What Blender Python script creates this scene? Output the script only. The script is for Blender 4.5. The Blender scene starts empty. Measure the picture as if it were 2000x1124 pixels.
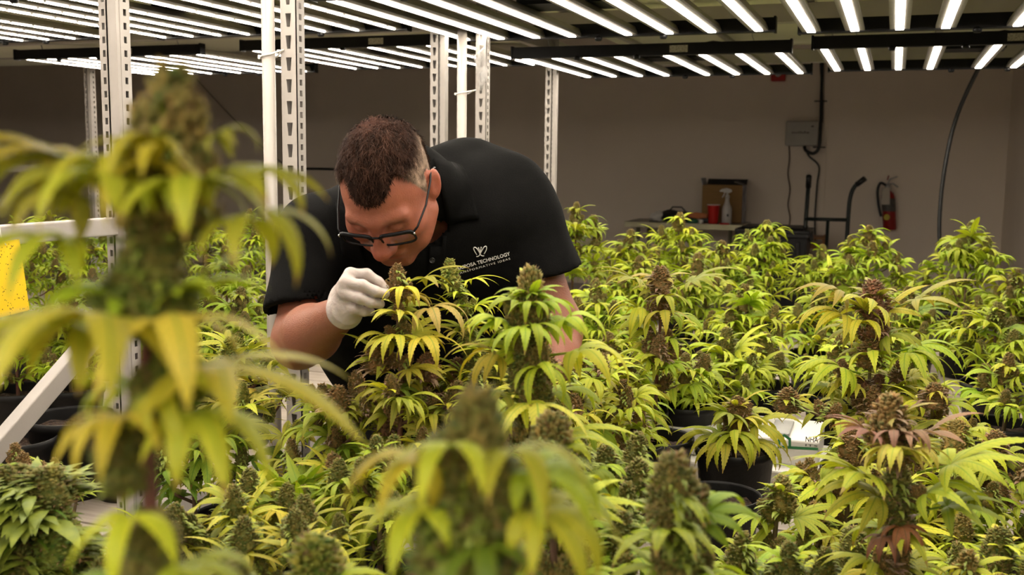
import bpy, bmesh, math, random
import numpy as np
from mathutils import Vector, Matrix, noise
from mathutils.bvhtree import BVHTree

sc = bpy.context.scene
COL = sc.collection

# ------------------------------------------------------------------ camera
F_PX, CAM_H = 2000.0, 1.35
PITCH = math.atan((562 - 311) / F_PX)
YAW = math.radians(20.3)
ROLL = math.radians(0.66)
FW = Vector((-math.sin(YAW) * math.cos(PITCH), math.cos(YAW) * math.cos(PITCH), -math.sin(PITCH)))
R0 = Vector((math.cos(YAW), math.sin(YAW), 0))
FH = Vector((-math.sin(YAW), math.cos(YAW), 0))
U0 = R0.cross(FW)
RT = R0 * math.cos(ROLL) + U0 * math.sin(ROLL)
UP = RT.cross(FW)
CAM = Vector((0, 0, CAM_H))
cam_data = bpy.data.cameras.new('camera')
cam_data.sensor_width = 36.0
cam_data.lens = F_PX / 2000 * 36.0
cam_data.clip_start = 0.02
cam_data.dof.use_dof = True
cam_data.dof.focus_distance = 2.05
cam_data.dof.aperture_fstop = 7.2
cam_data.dof.aperture_blades = 0
cam = bpy.data.objects.new('camera', cam_data)
COL.objects.link(cam)
cam.matrix_world = Matrix(((RT.x, UP.x, -FW.x, CAM.x), (RT.y, UP.y, -FW.y, CAM.y), (RT.z, UP.z, -FW.z, CAM.z), (0, 0, 0, 1)))
sc.camera = cam

# ------------------------------------------------------------------ world, exposure
LED_POWER = 24.0
world = bpy.data.worlds.new('world')
sc.world = world
world.use_nodes = True
world.node_tree.nodes['Background'].inputs[0].default_value = (1.0, 0.9, 0.8, 1)
world.node_tree.nodes['Background'].inputs[1].default_value = 0.02
sc.cycles.max_bounces = 7
sc.cycles.diffuse_bounces = 4
sc.cycles.glossy_bounces = 2
sc.cycles.transmission_bounces = 4
sc.view_settings.view_transform = 'Standard'
sc.view_settings.look = 'None'
sc.view_settings.exposure = 0.42
sc.view_settings.gamma = 1.0
sc.view_settings.use_curve_mapping = False


def at(px, py, d):
    """the point of the place seen at a pixel of the photograph, d metres deep"""
    return CAM + (FW + RT * ((px - 1000) / F_PX) + UP * ((562 - py) / F_PX)) * d


def on_z(px, py, z):
    v = FW + RT * ((px - 1000) / F_PX) + UP * ((562 - py) / F_PX)
    return CAM + v * ((z - CAM_H) / v.z)


def on_y(px, py, y):
    v = FW + RT * ((px - 1000) / F_PX) + UP * ((562 - py) / F_PX)
    return CAM + v * (y / v.y)


def around(deg):
    """horizontal direction: 0 = to the right of the view, 90 = away, 180 = left, 270 = towards the viewer"""
    a = math.radians(deg)
    return R0 * math.cos(a) + FH * math.sin(a)


# ------------------------------------------------------------------ materials
def new_mat(name):
    m = bpy.data.materials.new(name)
    m.use_nodes = True
    nt = m.node_tree
    return m, nt, nt.nodes['Principled BSDF'], nt.nodes['Material Output']


def pmat(name, c1, c2=None, scale=30.0, rough=0.5, metal=0.0, bump=0.0, bscale=None, spec=0.5, detail=4.0, stretch=None, **kw):
    m, nt, b, out = new_mat(name)
    tc = nt.nodes.new('ShaderNodeTexCoord')
    n = nt.nodes.new('ShaderNodeTexNoise')
    n.inputs['Scale'].default_value = scale
    n.inputs['Detail'].default_value = detail
    src = tc.outputs['Object']
    if stretch:
        mp = nt.nodes.new('ShaderNodeMapping')
        mp.inputs['Scale'].default_value = stretch
        nt.links.new(src, mp.inputs['Vector'])
        src = mp.outputs['Vector']
    nt.links.new(src, n.inputs['Vector'])
    if c2 is None:
        c2 = tuple(x * 0.82 for x in c1)
    r = nt.nodes.new('ShaderNodeValToRGB')
    r.color_ramp.elements[0].position = 0.35
    r.color_ramp.elements[1].position = 0.65
    r.color_ramp.elements[0].color = (*c2, 1)
    r.color_ramp.elements[1].color = (*c1, 1)
    nt.links.new(n.outputs['Fac'], r.inputs['Fac'])
    nt.links.new(r.outputs['Color'], b.inputs['Base Color'])
    b.inputs['Roughness'].default_value = rough
    b.inputs['Metallic'].default_value = metal
    b.inputs['Specular IOR Level'].default_value = spec
    for k, v in kw.items():
        b.inputs[k].default_value = v
    if bump:
        n2 = nt.nodes.new('ShaderNodeTexNoise')
        n2.inputs['Scale'].default_value = bscale or scale * 3
        n2.inputs['Detail'].default_value = 5
        nt.links.new(src, n2.inputs['Vector'])
        bp = nt.nodes.new('ShaderNodeBump')
        bp.inputs['Strength'].default_value = bump
        bp.inputs['Distance'].default_value = 0.01
        nt.links.new(n2.outputs['Fac'], bp.inputs['Height'])
        nt.links.new(bp.outputs['Normal'], b.inputs['Normal'])
    return m


M = {}
M['wall'] = pmat('wall_paint', (0.82, 0.73, 0.63), (0.79, 0.70, 0.60), 2.0, 0.75, bump=0.04, bscale=60)
M['floor'] = pmat('floor_concrete', (0.50, 0.46, 0.43), (0.40, 0.37, 0.35), 3.0, 0.6, bump=0.1, bscale=40)
M['ceiling'] = pmat('ceiling_paint', (0.45, 0.42, 0.36), None, 3.0, 0.8)
M['deck'] = pmat('deck_panel_white', (0.72, 0.71, 0.55), (0.66, 0.65, 0.50), 2.5, 0.5)
M['white_steel'] = pmat('white_powder_coat', (0.37, 0.342, 0.315), (0.345, 0.318, 0.293), 12, 0.38, bump=0.03, bscale=120)
M['grey_steel'] = pmat('galvanised_grey', (0.42, 0.42, 0.41), (0.36, 0.36, 0.36), 20, 0.4, 0.5)
M['pvc'] = pmat('white_pvc', (0.37, 0.34, 0.305), (0.345, 0.316, 0.285), 8, 0.35)
M['black_metal'] = pmat('black_anodised', (0.005, 0.005, 0.0055), (0.0035, 0.0035, 0.004), 30, 0.45, spec=0.2)
M['alu'] = pmat('bar_aluminium', (0.30, 0.28, 0.24), (0.26, 0.24, 0.21), 25, 0.4, 0.7)
M['black_plastic'] = pmat('black_plastic', (0.013, 0.013, 0.014), (0.009, 0.009, 0.010), 25, 0.42, bump=0.06, bscale=80)
M['pot_plastic'] = pmat('pot_plastic', (0.007, 0.0065, 0.0065), (0.004, 0.004, 0.004), 14, 0.5, bump=0.08, bscale=60, spec=0.25)
M['soil'] = pmat('soil', (0.06, 0.033, 0.018), (0.012, 0.007, 0.005), 90, 0.95, bump=0.9, bscale=120)
M['cable'] = pmat('black_cable', (0.012, 0.012, 0.012), None, 20, 0.45)
M['board'] = pmat('bench_board', (0.44, 0.38, 0.32), (0.34, 0.29, 0.24), 4, 0.6, stretch=(1, 14, 1), bump=0.1, bscale=30)
M['white_plastic'] = pmat('white_plastic', (0.74, 0.72, 0.68), (0.70, 0.68, 0.64), 10, 0.4)
M['clear_bag'] = None


def led_mat(name, power, segmented):
    m, nt, b, out = new_mat(name)
    nt.nodes.remove(b)
    em = nt.nodes.new('ShaderNodeEmission')
    em.inputs['Color'].default_value = (1.0, 0.89, 0.75, 1)
    em.inputs['Strength'].default_value = power
    if segmented:
        tc = nt.nodes.new('ShaderNodeTexCoord')
        sx = nt.nodes.new('ShaderNodeSeparateXYZ')
        nt.links.new(tc.outputs['Object'], sx.inputs[0])
        fr = nt.nodes.new('ShaderNodeMath'); fr.operation = 'MULTIPLY'
        fr.inputs[1].default_value = 9.0
        nt.links.new(sx.outputs['Y'], fr.inputs[0])
        fc = nt.nodes.new('ShaderNodeMath'); fc.operation = 'FRACT'
        nt.links.new(fr.outputs[0], fc.inputs[0])
        gt = nt.nodes.new('ShaderNodeMath'); gt.operation = 'LESS_THAN'
        gt.inputs[1].default_value = 0.9
        nt.links.new(fc.outputs[0], gt.inputs[0])
        mx = nt.nodes.new('ShaderNodeMapRange')
        mx.inputs['To Min'].default_value = 0.4
        mx.inputs['To Max'].default_value = power * 1.05
        nt.links.new(gt.outputs[0], mx.inputs['Value'])
        nt.links.new(mx.outputs[0], em.inputs['Strength'])
    nt.links.new(em.outputs[0], out.inputs['Surface'])
    return m


M['led'] = led_mat('led_strip', LED_POWER, False)
M['led_seg'] = led_mat('led_strip_segmented', LED_POWER * 2.0, True)


# ------------------------------------------------------------------ mesh helpers
class MB:
    def __init__(self):
        self.v, self.f, self.m, self.uv = [], [], [], None
        self.smooth = []

    def box(self, a, b, mi=0, mat=None):
        x0, y0, z0 = a
        x1, y1, z1 = b
        i = len(self.v)
        ps = [Vector(p) for p in ((x0, y0, z0), (x1, y0, z0), (x1, y1, z0), (x0, y1, z0), (x0, y0, z1), (x1, y0, z1), (x1, y1, z1), (x0, y1, z1))]
        if mat is not None:
            ps = [mat @ p for p in ps]
        self.v += [tuple(p) for p in ps]
        for q in ((0, 3, 2, 1), (4, 5, 6, 7), (0, 1, 5, 4), (1, 2, 6, 5), (2, 3, 7, 6), (3, 0, 4, 7)):
            self.f.append(tuple(i + k for k in q)); self.m.append(mi); self.smooth.append(False)
        return self

    def tube(self, pts, r, n=8, mi=0, cap=True, radii=None):
        pts = [Vector(p) for p in pts]
        i0 = len(self.v)
        up = Vector((0, 0, 1))
        prev = None
        for k, p in enumerate(pts):
            t = (pts[min(k + 1, len(pts) - 1)] - pts[max(k - 1, 0)])
            t = t.normalized() if t.length > 1e-9 else Vector((0, 0, 1))
            if prev is None:
                s = t.cross(up)
                if s.length < 1e-3:
                    s = t.cross(Vector((1, 0, 0)))
                s.normalize()
            else:
                s = prev - t * prev.dot(t)
                s.normalize()
            prev = s
            w = t.cross(s)
            rr = radii[k] if radii else r
            for j in range(n):
                a = 2 * math.pi * j / n
                self.v.append(tuple(p + s * (rr * math.cos(a)) + w * (rr * math.sin(a))))
        for k in range(len(pts) - 1):
            for j in range(n):
                a, b = i0 + k * n + j, i0 + k * n + (j + 1) % n
                self.f.append((a, b, b + n, a + n)); self.m.append(mi); self.smooth.append(True)
        if cap:
            self.f.append(tuple(i0 + j for j in range(n))[::-1]); self.m.append(mi); self.smooth.append(False)
            e = i0 + (len(pts) - 1) * n
            self.f.append(tuple(e + j for j in range(n))); self.m.append(mi); self.smooth.append(False)
        return self

    def lathe(self, prof, n=24, mi=0, mat=None, sx=1.0, sy=1.0):
        i0 = len(self.v)
        for (r, z) in prof:
            for j in range(n):
                a = 2 * math.pi * j / n
                p = Vector((r * math.cos(a) * sx, r * math.sin(a) * sy, z))
                self.v.append(tuple(mat @ p if mat is not None else p))
        for k in range(len(prof) - 1):
            for j in range(n):
                a, b = i0 + k * n + j, i0 + k * n + (j + 1) % n
                self.f.append((a, b, b + n, a + n)); self.m.append(mi); self.smooth.append(True)
        self.f.append(tuple(i0 + j for j in range(n))[::-1]); self.m.append(mi); self.smooth.append(False)
        e = i0 + (len(prof) - 1) * n
        self.f.append(tuple(e + j for j in range(n))); self.m.append(mi); self.smooth.append(False)
        return self

    def prism(self, poly, thick, mat, mi=0):
        """extrude a 2-D polygon (x, z) along y, then move by mat"""
        i = len(self.v)
        n = len(poly)
        for y in (0, thick):
            for (x, z) in poly:
                self.v.append(tuple(mat @ Vector((x, y, z))))
        self.f.append(tuple(i + k for k in range(n))); self.m.append(mi); self.smooth.append(False)
        self.f.append(tuple(i + n + k for k in range(n))[::-1]); self.m.append(mi); self.smooth.append(False)
        for k in range(n):
            a, b = i + k, i + (k + 1) % n
            self.f.append((b, a, a + n, b + n)); self.m.append(mi); self.smooth.append(False)
        return self

    def mesh(self, name, mats):
        me = bpy.data.meshes.new(name)
        me.from_pydata(self.v, [], self.f)
        for m in (mats if isinstance(mats, (list, tuple)) else [mats]):
            me.materials.append(m)
        me.polygons.foreach_set('material_index', self.m)
        me.polygons.foreach_set('use_smooth', self.smooth)
        me.update()
        return me

    def build(self, name, mats, parent=None, bevel=0.0):
        o = link(name, self.mesh(name, mats), parent)
        if bevel:
            b = o.modifiers.new('bevel', 'BEVEL')
            b.width = bevel
            b.segments = 2
            b.limit_method = 'ANGLE'
        return o


def link(name, data, parent=None, loc=None):
    o = bpy.data.objects.new(name, data)
    COL.objects.link(o)
    if parent is not None:
        o.parent = parent
        # meshes are written in world coordinates; parents are plain moved empties or meshes at the origin
        if loc is None:
            o.location = -origin_of(parent)
        else:
            o.location = loc
    elif loc is not None:
        o.location = loc
    return o


def origin_of(o):
    v = Vector((0, 0, 0))
    while o is not None:
        v = v + o.location
        o = o.parent
    return v


def tag(o, label=None, cat=None, group=None, kind=None):
    if label: o['label'] = label
    if cat: o['category'] = cat
    if group: o['group'] = group
    if kind: o['kind'] = kind
    return o


def thing(name, label, cat, loc=(0, 0, 0), group=None):
    o = bpy.data.objects.new(name, None)
    COL.objects.link(o)
    o.location = loc
    o.empty_display_size = 0.05
    return tag(o, label, cat, group)


def struct(name, mb, mat, label=None, cat=None):
    o = mb.build(name, mat)
    o['kind'] = 'structure'
    if label: o['label'] = label
    if cat: o['category'] = cat
    return o

# ------------------------------------------------------------------ the room
WALL_Y = 10.8
WALL_XR = 0.99
struct('floor', MB().box((-13, -2.6, -0.1), (WALL_XR + 0.1, WALL_Y + 0.1, 0)), M['floor'], 'grey concrete floor of the grow room', 'floor')
struct('wall_back', MB().box((-13, WALL_Y, 0), (WALL_XR + 0.1, WALL_Y + 0.1, 3.6)), M['wall'], 'plain brownish back wall behind the plants', 'wall')
struct('wall_right', MB().box((WALL_XR, 6.2, 0), (WALL_XR + 0.1, WALL_Y, 3.6)), M['wall'], 'plain wall meeting the back wall at right', 'wall')
struct('wall_front', MB().box((-13, -2.7, 0), (WALL_XR + 0.1, -2.6, 3.6)), M['wall'], 'plain wall behind the photographer', 'wall')
struct('wall_left', MB().box((-13.1, -2.6, 0), (-13, WALL_Y + 0.1, 3.6)), M['wall'], 'plain wall at the far left', 'wall')
struct('ceiling', MB().box((-13, -2.6, 3.6), (WALL_XR + 0.1, WALL_Y + 0.1, 3.7)), M['ceiling'], 'high ceiling above the upper racks', 'ceiling')
p = on_y(1609, 300, WALL_Y)
struct('trim_1', MB().box((p.x - 0.02, WALL_Y - 0.012, 0.0), (p.x + 0.025, WALL_Y, 3.6)), M['wall'], 'vertical joint strip on the back wall', 'trim')

# ------------------------------------------------------------------ slotted steel posts
def slotted(mb, o, ux, uy, w, z0, z1, sw, sh, pitch, t=0.002, taper=False, mi=0):
    """a vertical steel face: origin o (xy of its left edge), ux along the face, uy into it; slots sw x sh every pitch"""
    o, ux, uy = Vector((*o, 0)), Vector((*ux, 0)), Vector((*uy, 0))
    rot = Matrix(((ux.x, uy.x, 0, o.x), (ux.y, uy.y, 0, o.y), (0, 0, 1, 0), (0, 0, 0, 1)))
    m = (w - sw) / 2
    mb.box((0, 0, z0), (m, t, z1), mi, rot)
    mb.box((w - m, 0, z0), (w, t, z1), mi, rot)
    z = z0
    k = 0
    while z < z1:
        top = min(z + pitch - sh, z1)
        mb.box((m, 0, z), (w - m, t, top), mi, rot)
        if taper and top < z1:      # keyhole slots narrow downwards
            for s in (0, 1):
                x = m if s == 0 else w - m
                dx = sw * 0.22 * (1 if s == 0 else -1)
                i = len(mb.v)
                for y in (0, t):
                    for (a, b) in ((x, top), (x + dx, top), (x, top + sh)):
                        mb.v.append(tuple(rot @ Vector((a, y, b))))
                mb.f += [(i, i + 1, i + 2), (i + 3, i + 5, i + 4), (i + 1, i + 4, i + 5, i + 2)]
                mb.m += [mi] * 3
                mb.smooth += [False] * 3
        z += pitch


def angle_post(parent, x, y, z0, z1, w=0.040, d=0.034, pitch=0.0475, label=None):
    """L-shaped post: slotted face to the viewer, narrow slotted flank to the right"""
    mb = MB()
    slotted(mb, (x, y), (1, 0), (0, 1), w, z0, z1, 0.015, 0.029, pitch, taper=True)
    slotted(mb, (x + w, y), (0, 1), (-1, 0), d, z0, z1, 0.011, 0.013, pitch / 2)
    mb.box((x, y + 0.002, z0), (x + 0.002, y + d, z1))
    mb.box((x, y + d, z0), (x + w - 0.002, y + d + 0.002, z1))
    o = mb.build('post', M['white_steel'], parent)
    if label: o['label'] = label
    return o


def upright_post(parent, x, y, z0, z1, pitch=0.0305):
    """wide rack upright: two slotted flanges either side of a proud rib"""
    mb = MB()
    slotted(mb, (x, y), (1, 0), (0, 1), 0.020, z0, z1, 0.008, 0.015, pitch)
    mb.box((x + 0.020, y + 0.008, z0), (x + 0.034, y + 0.010, z1))
    mb.box((x + 0.032, y - 0.010, z0), (x + 0.056, y + 0.008, z1))
    mb.box((x + 0.018, y, z0), (x + 0.020, y + 0.010, z1))
    mb.box((x - 0.002, y, z0), (x, y + 0.032, z1))
    slotted(mb, (x + 0.058, y), (0, 1), (-1, 0), 0.032, z0, z1, 0.010, 0.015, pitch)
    mb.box((x, y + 0.032, z0), (x + 0.056, y + 0.034, z1))
    return mb.build('post', M['white_steel'], parent)


BENCH_Z = 0.47
XL, XR_ = -1.66, -1.40          # inner edges of the left and right racks
YF, YM, YB = 1.93, 3.53, 5.12   # post lines


def board_deck(parent, x0, x1, y0, y1, z, w=0.145):
    n = max(1, round((y1 - y0) / w))
    s = (y1 - y0) / n
    for k in range(n):
        MB().box((x0, y0 + k * s + 0.004, z - 0.022), (x1, y0 + (k + 1) * s - 0.004, z - 0.0005 * (k % 3))).build('board', M['board'], parent)


# --- left rack: side frame faces the aisle
rack = thing('shelving_rack', 'white slotted steel rack on the left with diagonal side brace', 'rack', (XL, YF, 0))
post_nl = upright_post(rack, -1.715, YF - 0.02, 0, 2.4)
mb = MB()
for k, (x, y) in enumerate(((-1.63, YM), (-1.712, YB))):
    angle_post(rack, x - 0.01, y, 0, 2.4, 0.034, 0.03)
    MB().box((x + 0.030, y + 0.0, 0), (x + 0.050, y + 0.03, 2.4)).build('post_cover', M['white_steel'], rack)
p165 = on_y(168, 250, YB)
upright_post(rack, p165.x, YB, 0, 2.4)
upright_post(rack, p165.x - 2.6, YB, 0, 2.4)
upright_post(rack, -1.715, 0.25, 0, 2.4)
for (z, h) in ((1.205, 0.040), (BENCH_Z + 0.005, 0.06), (1.95, 0.05)):
    MB().box((XL - 0.05, 0.30, z - h), (XL - 0.015, YF - 0.012, z)).build('side_rail', M['white_steel'], rack, 0.003)
    if z != 1.205:
        MB().box((XL - 0.05, YF + 0.05, z - h), (XL - 0.015, YM, z)).build('side_rail', M['white_steel'], rack, 0.003)
    MB().box((XL - 0.05, YM + 0.04, z - h), (XL - 0.015, YB, z)).build('side_rail', M['white_steel'], rack, 0.003)
# diagonal brace down towards the viewer
a, b = Vector((XL - 0.033, YF - 0.03, 0.985)), Vector((XL - 0.033, 0.85, 0.28))
dv = (b - a)
L = dv.length
rot = Matrix.Translation(a) @ dv.to_track_quat('Y', 'Z').to_matrix().to_4x4()
MB().box((-0.016, 0, -0.021), (0.016, L, 0.021), 0, rot).build('diagonal_brace', M['white_steel'], rack, 0.003)
a, b = Vector((XL - 0.033, YM, 0.55)), Vector((XL - 0.033, YF + 0.06, 1.15))
for (yy0, yy1, z) in ((p165.x - 2.6, p165.x, 1.28), (p165.x - 2.6, p165.x, 2.0)):
    MB().box((yy0 + 0.05, YB + 0.01, z - 0.05), (yy1, YB + 0.04, z)).build('beam', M['white_steel'], rack, 0.003)
MB().box((p165.x, YB + 0.01, 1.9), (XL - 0.07, YB + 0.04, 1.95)).build('beam', M['white_steel'], rack, 0.003)
MB().box((p165.x - 2.6, YM + 0.3, 1.86), (XL - 0.05, YM + 0.34, 1.93)).build('beam', M['white_steel'], rack, 0.003)
board_deck(rack, -5.2, XL - 0.05, 1.0, 5.5, BENCH_Z)
for k in range(4):
    MB().box((-6.6, 0.5 + k * 1.28, 1.955), (XL - 0.052, 0.5 + k * 1.28 + 1.27, 1.975)).build('deck_panel', M['deck'], rack)

# --- right rack
rack2 = thing('shelving_rack', 'long white slotted steel rack above the right-hand plants', 'rack', (XR_, YM, 0))
angle_post(rack2, -1.288, YF + 0.06, 0, 2.4)
angle_post(rack2, -1.449, YM - 0.02, 0, 2.4, 0.042)
for y in (2.35, 4.0, 5.6):
    MB().box((XR_ - 0.0, y, 1.865), (1.15, y + 0.04, 1.935)).build('beam', M['white_steel'], rack2, 0.003)
for k in range(6):
    x = XR_ + 0.1 + k * 0.48
    MB().box((x, 0.4, 1.94), (x + 0.03, 5.6, 1.955)).build('deck_joist', M['white_steel'], rack2)
for k in range(4):
    MB().box((XR_ + 0.002, 0.5 + k * 1.28, 1.957), (1.15, 0.5 + k * 1.28 + 1.27, 1.975)).build('deck_panel', M['deck'], rack2)
for x in (XR_ + 0.05, 1.06):
    for y in (2.5, 5.3):
        MB().box((x, y, 0), (x + 0.04, y + 0.04, BENCH_Z - 0.06)).build('bench_leg', M['white_steel'], rack2)
MB().box((XR_ + 0.05, 2.42, BENCH_Z - 0.07), (-0.63, 2.45, BENCH_Z + 0.005)).build('bench_rail', M['white_steel'], rack2, 0.003)
board_deck(rack2, XR_ + 0.05, 1.12, 2.455, 5.4, BENCH_Z)
board_deck(rack2, -0.62, 1.12, 1.78, 2.453, BENCH_Z)

# --- front bench under the nearest plants
bench = thing('plant_bench', 'low boarded bench carrying the nearest plants', 'bench', (0, 1.0, 0))
board_deck(bench, -1.5, 1.25, 0.28, 1.74, BENCH_Z)
MB().box((-1.5, 1.745, BENCH_Z - 0.07), (-0.63, 1.775, BENCH_Z + 0.005)).build('bench_rail', M['white_steel'], bench, 0.003)
for x in (-1.45, 1.2):
    for y in (0.32, 1.68):
        MB().box((x, y, 0), (x + 0.04, y + 0.04, BENCH_Z - 0.022)).build('bench_leg', M['white_steel'], bench)

# --- PVC pipes beside the posts, tied with cable ties
def pipe(label, q, r):
    mb = MB().tube([(q.x, q.y, 0.0), (q.x, q.y, 1.95)], r, 20)
    return tag(mb.build('pvc_pipe', M['pvc']), label, 'pipe')


pa = on_y(527, 250, YF + 0.05)
pb = on_y(902, 200, YM - 0.05)
pipe('white round pipe standing left of the man, tied to slotted post', pa, 0.0145)
pipe('thinner white round pipe behind the man, beside post with plastic bag', pb, 0.0175)


def cable_tie(label, q, r, target, z):
    mb = MB()
    c = Vector((q.x, q.y, z))
    ring = []
    t = Vector((target[0], target[1], z + 0.014))
    ring = [c + Vector((-(r + .003), -0.006, -0.002)), c + Vector((-0.3 * r, -(r + .003), 0)), c + Vector((r, -r * .8, 0.004)), t,
            c + Vector((r, r * .8, 0.0)), c + Vector((0, r + .003, -0.002)), c + Vector((-(r + .003), 0.004, -0.004)), c + Vector((-(r + .003), -0.006, -0.002))]
    mb.tube(ring, 0.0022, 6)
    mb.box(tuple(c + Vector((-r - .008, -0.008, -0.006))), tuple(c + Vector((-r - .002, -0.001, 0.003))))
    return tag(mb.build('cable_tie', M['white_plastic']), label, 'cable tie')


zt = on_y(527, 110, YF + 0.05).z
cable_tie('white cable tie holding the pipe left of the man to its post', pa, 0.0145, (-1.28, YF + 0.058), zt)
zt = on_y(902, 183, YM - 0.05).z
cable_tie('white cable tie round the pipe behind the man', pb, 0.0175, (-1.447, YM - 0.022), zt)

# ------------------------------------------------------------------ LED grow lights
FIX_W, FIX_L, FIX_Z = 1.19, 1.10, 1.79


def bar_mesh():
    mb = MB()
    # trapezoid aluminium profile with two fins, along y
    w0, w1, h = 0.031, 0.022, 0.028
    L_ = FIX_L - 0.035
    prof = [(-w0, 0.0), (w0, 0.0), (w0, 0.008), (w1, h), (0.006, h), (0.004, 0.016), (-0.004, 0.016), (-0.006, h), (-w1, h), (-w0, 0.008)]
    i = len(mb.v)
    n = len(prof)
    for y in (0.035, L_):
        mb.v += [(x, y, z) for x, z in prof]
    for k in range(n):
        a, b = i + k, i + (k + 1) % n
        mb.f.append((a, b, b + n, a + n)); mb.m.append(0); mb.smooth.append(False)
    mb.f.append(tuple(range(i, i + n))[::-1]); mb.f.append(tuple(range(i + n, i + 2 * n)))
    mb.m += [0, 0]; mb.smooth += [False, False]
    return mb.mesh('light_bar', M['alu'])


def strip_mesh(mat, hw):
    mb = MB()
    mb.box((-hw, 0.040, -0.003), (hw, FIX_L - 0.042, -0.0005))
    return mb.mesh('diffuser', mat)


BAR = bar_mesh()
STRIP = {0: strip_mesh(M['led'], 0.0125), 1: strip_mesh(M['led_seg'], 0.0042)}
rmb = MB().box((0, 0, 0), (FIX_W, 0.035, 0.048))
for x in (0, FIX_W - 0.006):
    rmb.box((x - 0.001, -0.003, -0.003), (x + 0.007, 0.038, 0.052))
RAIL = rmb.mesh('cross_rail', M['black_metal'])
dmb = MB().box((0, 0, 0), (0.28, 0.16, 0.045))
for k in range(10):
    dmb.box((0.02 + k * 0.025, 0.01, 0.045), (0.028 + k * 0.025, 0.15, 0.06))
DRIVER = dmb.mesh('driver', M['black_metal'])
hmb = MB().tube([(0, 0, -0.012), (0.008, 0, -0.004), (0.004, 0, 0.006), (0, 0, 0.016), (0, 0.0, 0.10)], 0.0022, 6)
HOOK = hmb.mesh('hook', M['grey_steel'])
lmb = MB().box((0, 0, 0), (0.075, 0.002, 0.028))
STICKER = lmb.mesh('sticker', pmat('sticker_print', (0.45, 0.42, 0.34), (0.16, 0.15, 0.13), 120, 0.6, stretch=(1, 1, 4)))
CORD_MAT = M['cable']
XOFF = [0.045, 0.185, 0.325, 0.465, 0.655 + 0.02, 0.815 + 0.01, 0.965 + 0.01, 1.115 + 0.02]


def grow_light(label, x, y, seg=0, dz=0.0):
    t = thing('grow_light', label, 'grow light', (x, y, FIX_Z + dz), 'LED grow lights hung in rows')
    for k, yy in enumerate((0.0, FIX_L - 0.035)):
        r = link('cross_rail', RAIL, t, (0, yy, -0.004))
        if k == 0:
            link('sticker', STICKER, r, (0.70, -0.0025, 0.010))
        for xx in (0.56, 0.30 + 0.5 * k):
            kb = MB().lathe([(0.010, -0.012), (0.014, -0.006), (0.014, 0.002), (0.006, 0.008)], 10).mesh('bolt_knob', M['black_metal']) if not hasattr(grow_light, 'knob') else grow_light.knob
            grow_light.knob = kb
            link('bolt_knob', kb, r, (xx, 0.006, -0.002))
    for xx in XOFF:
        b = link('light_bar', BAR, t, (xx, 0, 0))
        link('diffuser', STRIP[seg], b, (0, 0, 0))
    d = link('driver', DRIVER, t, (0.46, 0.47, 0.030))
    cmb = MB().tube([(0.60, 0.63, 0.09), (0.75, 0.75, 0.13), (0.95, 0.85, 0.11), (1.1, 0.98, 0.14)], 0.005, 6)
    if not hasattr(grow_light, 'cord'):
        grow_light.cord = cmb.mesh('power_cord', CORD_MAT)
    link('power_cord', grow_light.cord, t, (0, 0, 0))
    for xx in (0.16, 1.03):
        for yy in (0.03, FIX_L - 0.03):
            link('hook', HOOK, t, (xx, yy, 0.05))
    return t


COLX = [(-4.42, 'far left'), (-3.0, 'left'), (-1.60, 'middle'), (-0.335, 'right')]
ROW = [(4.28, 'back row'), (2.62, 'front row'), (0.96, 'row overhead'), (-1.2, 'added unseen row behind the camera')]  # last row is out of view, added and placed to light the foreground plants
for ci, (x, cn) in enumerate(COLX):
    for ri, (y, rn) in enumerate(ROW):
        grow_light('%s LED grow light in the %s, bright bars on black rails' % (cn, rn), x, y, 1 if ci < 2 else 0, dz=0.010 * ((ci + ri) % 2) + (0.06 if ci < 2 else 0.0))

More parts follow.
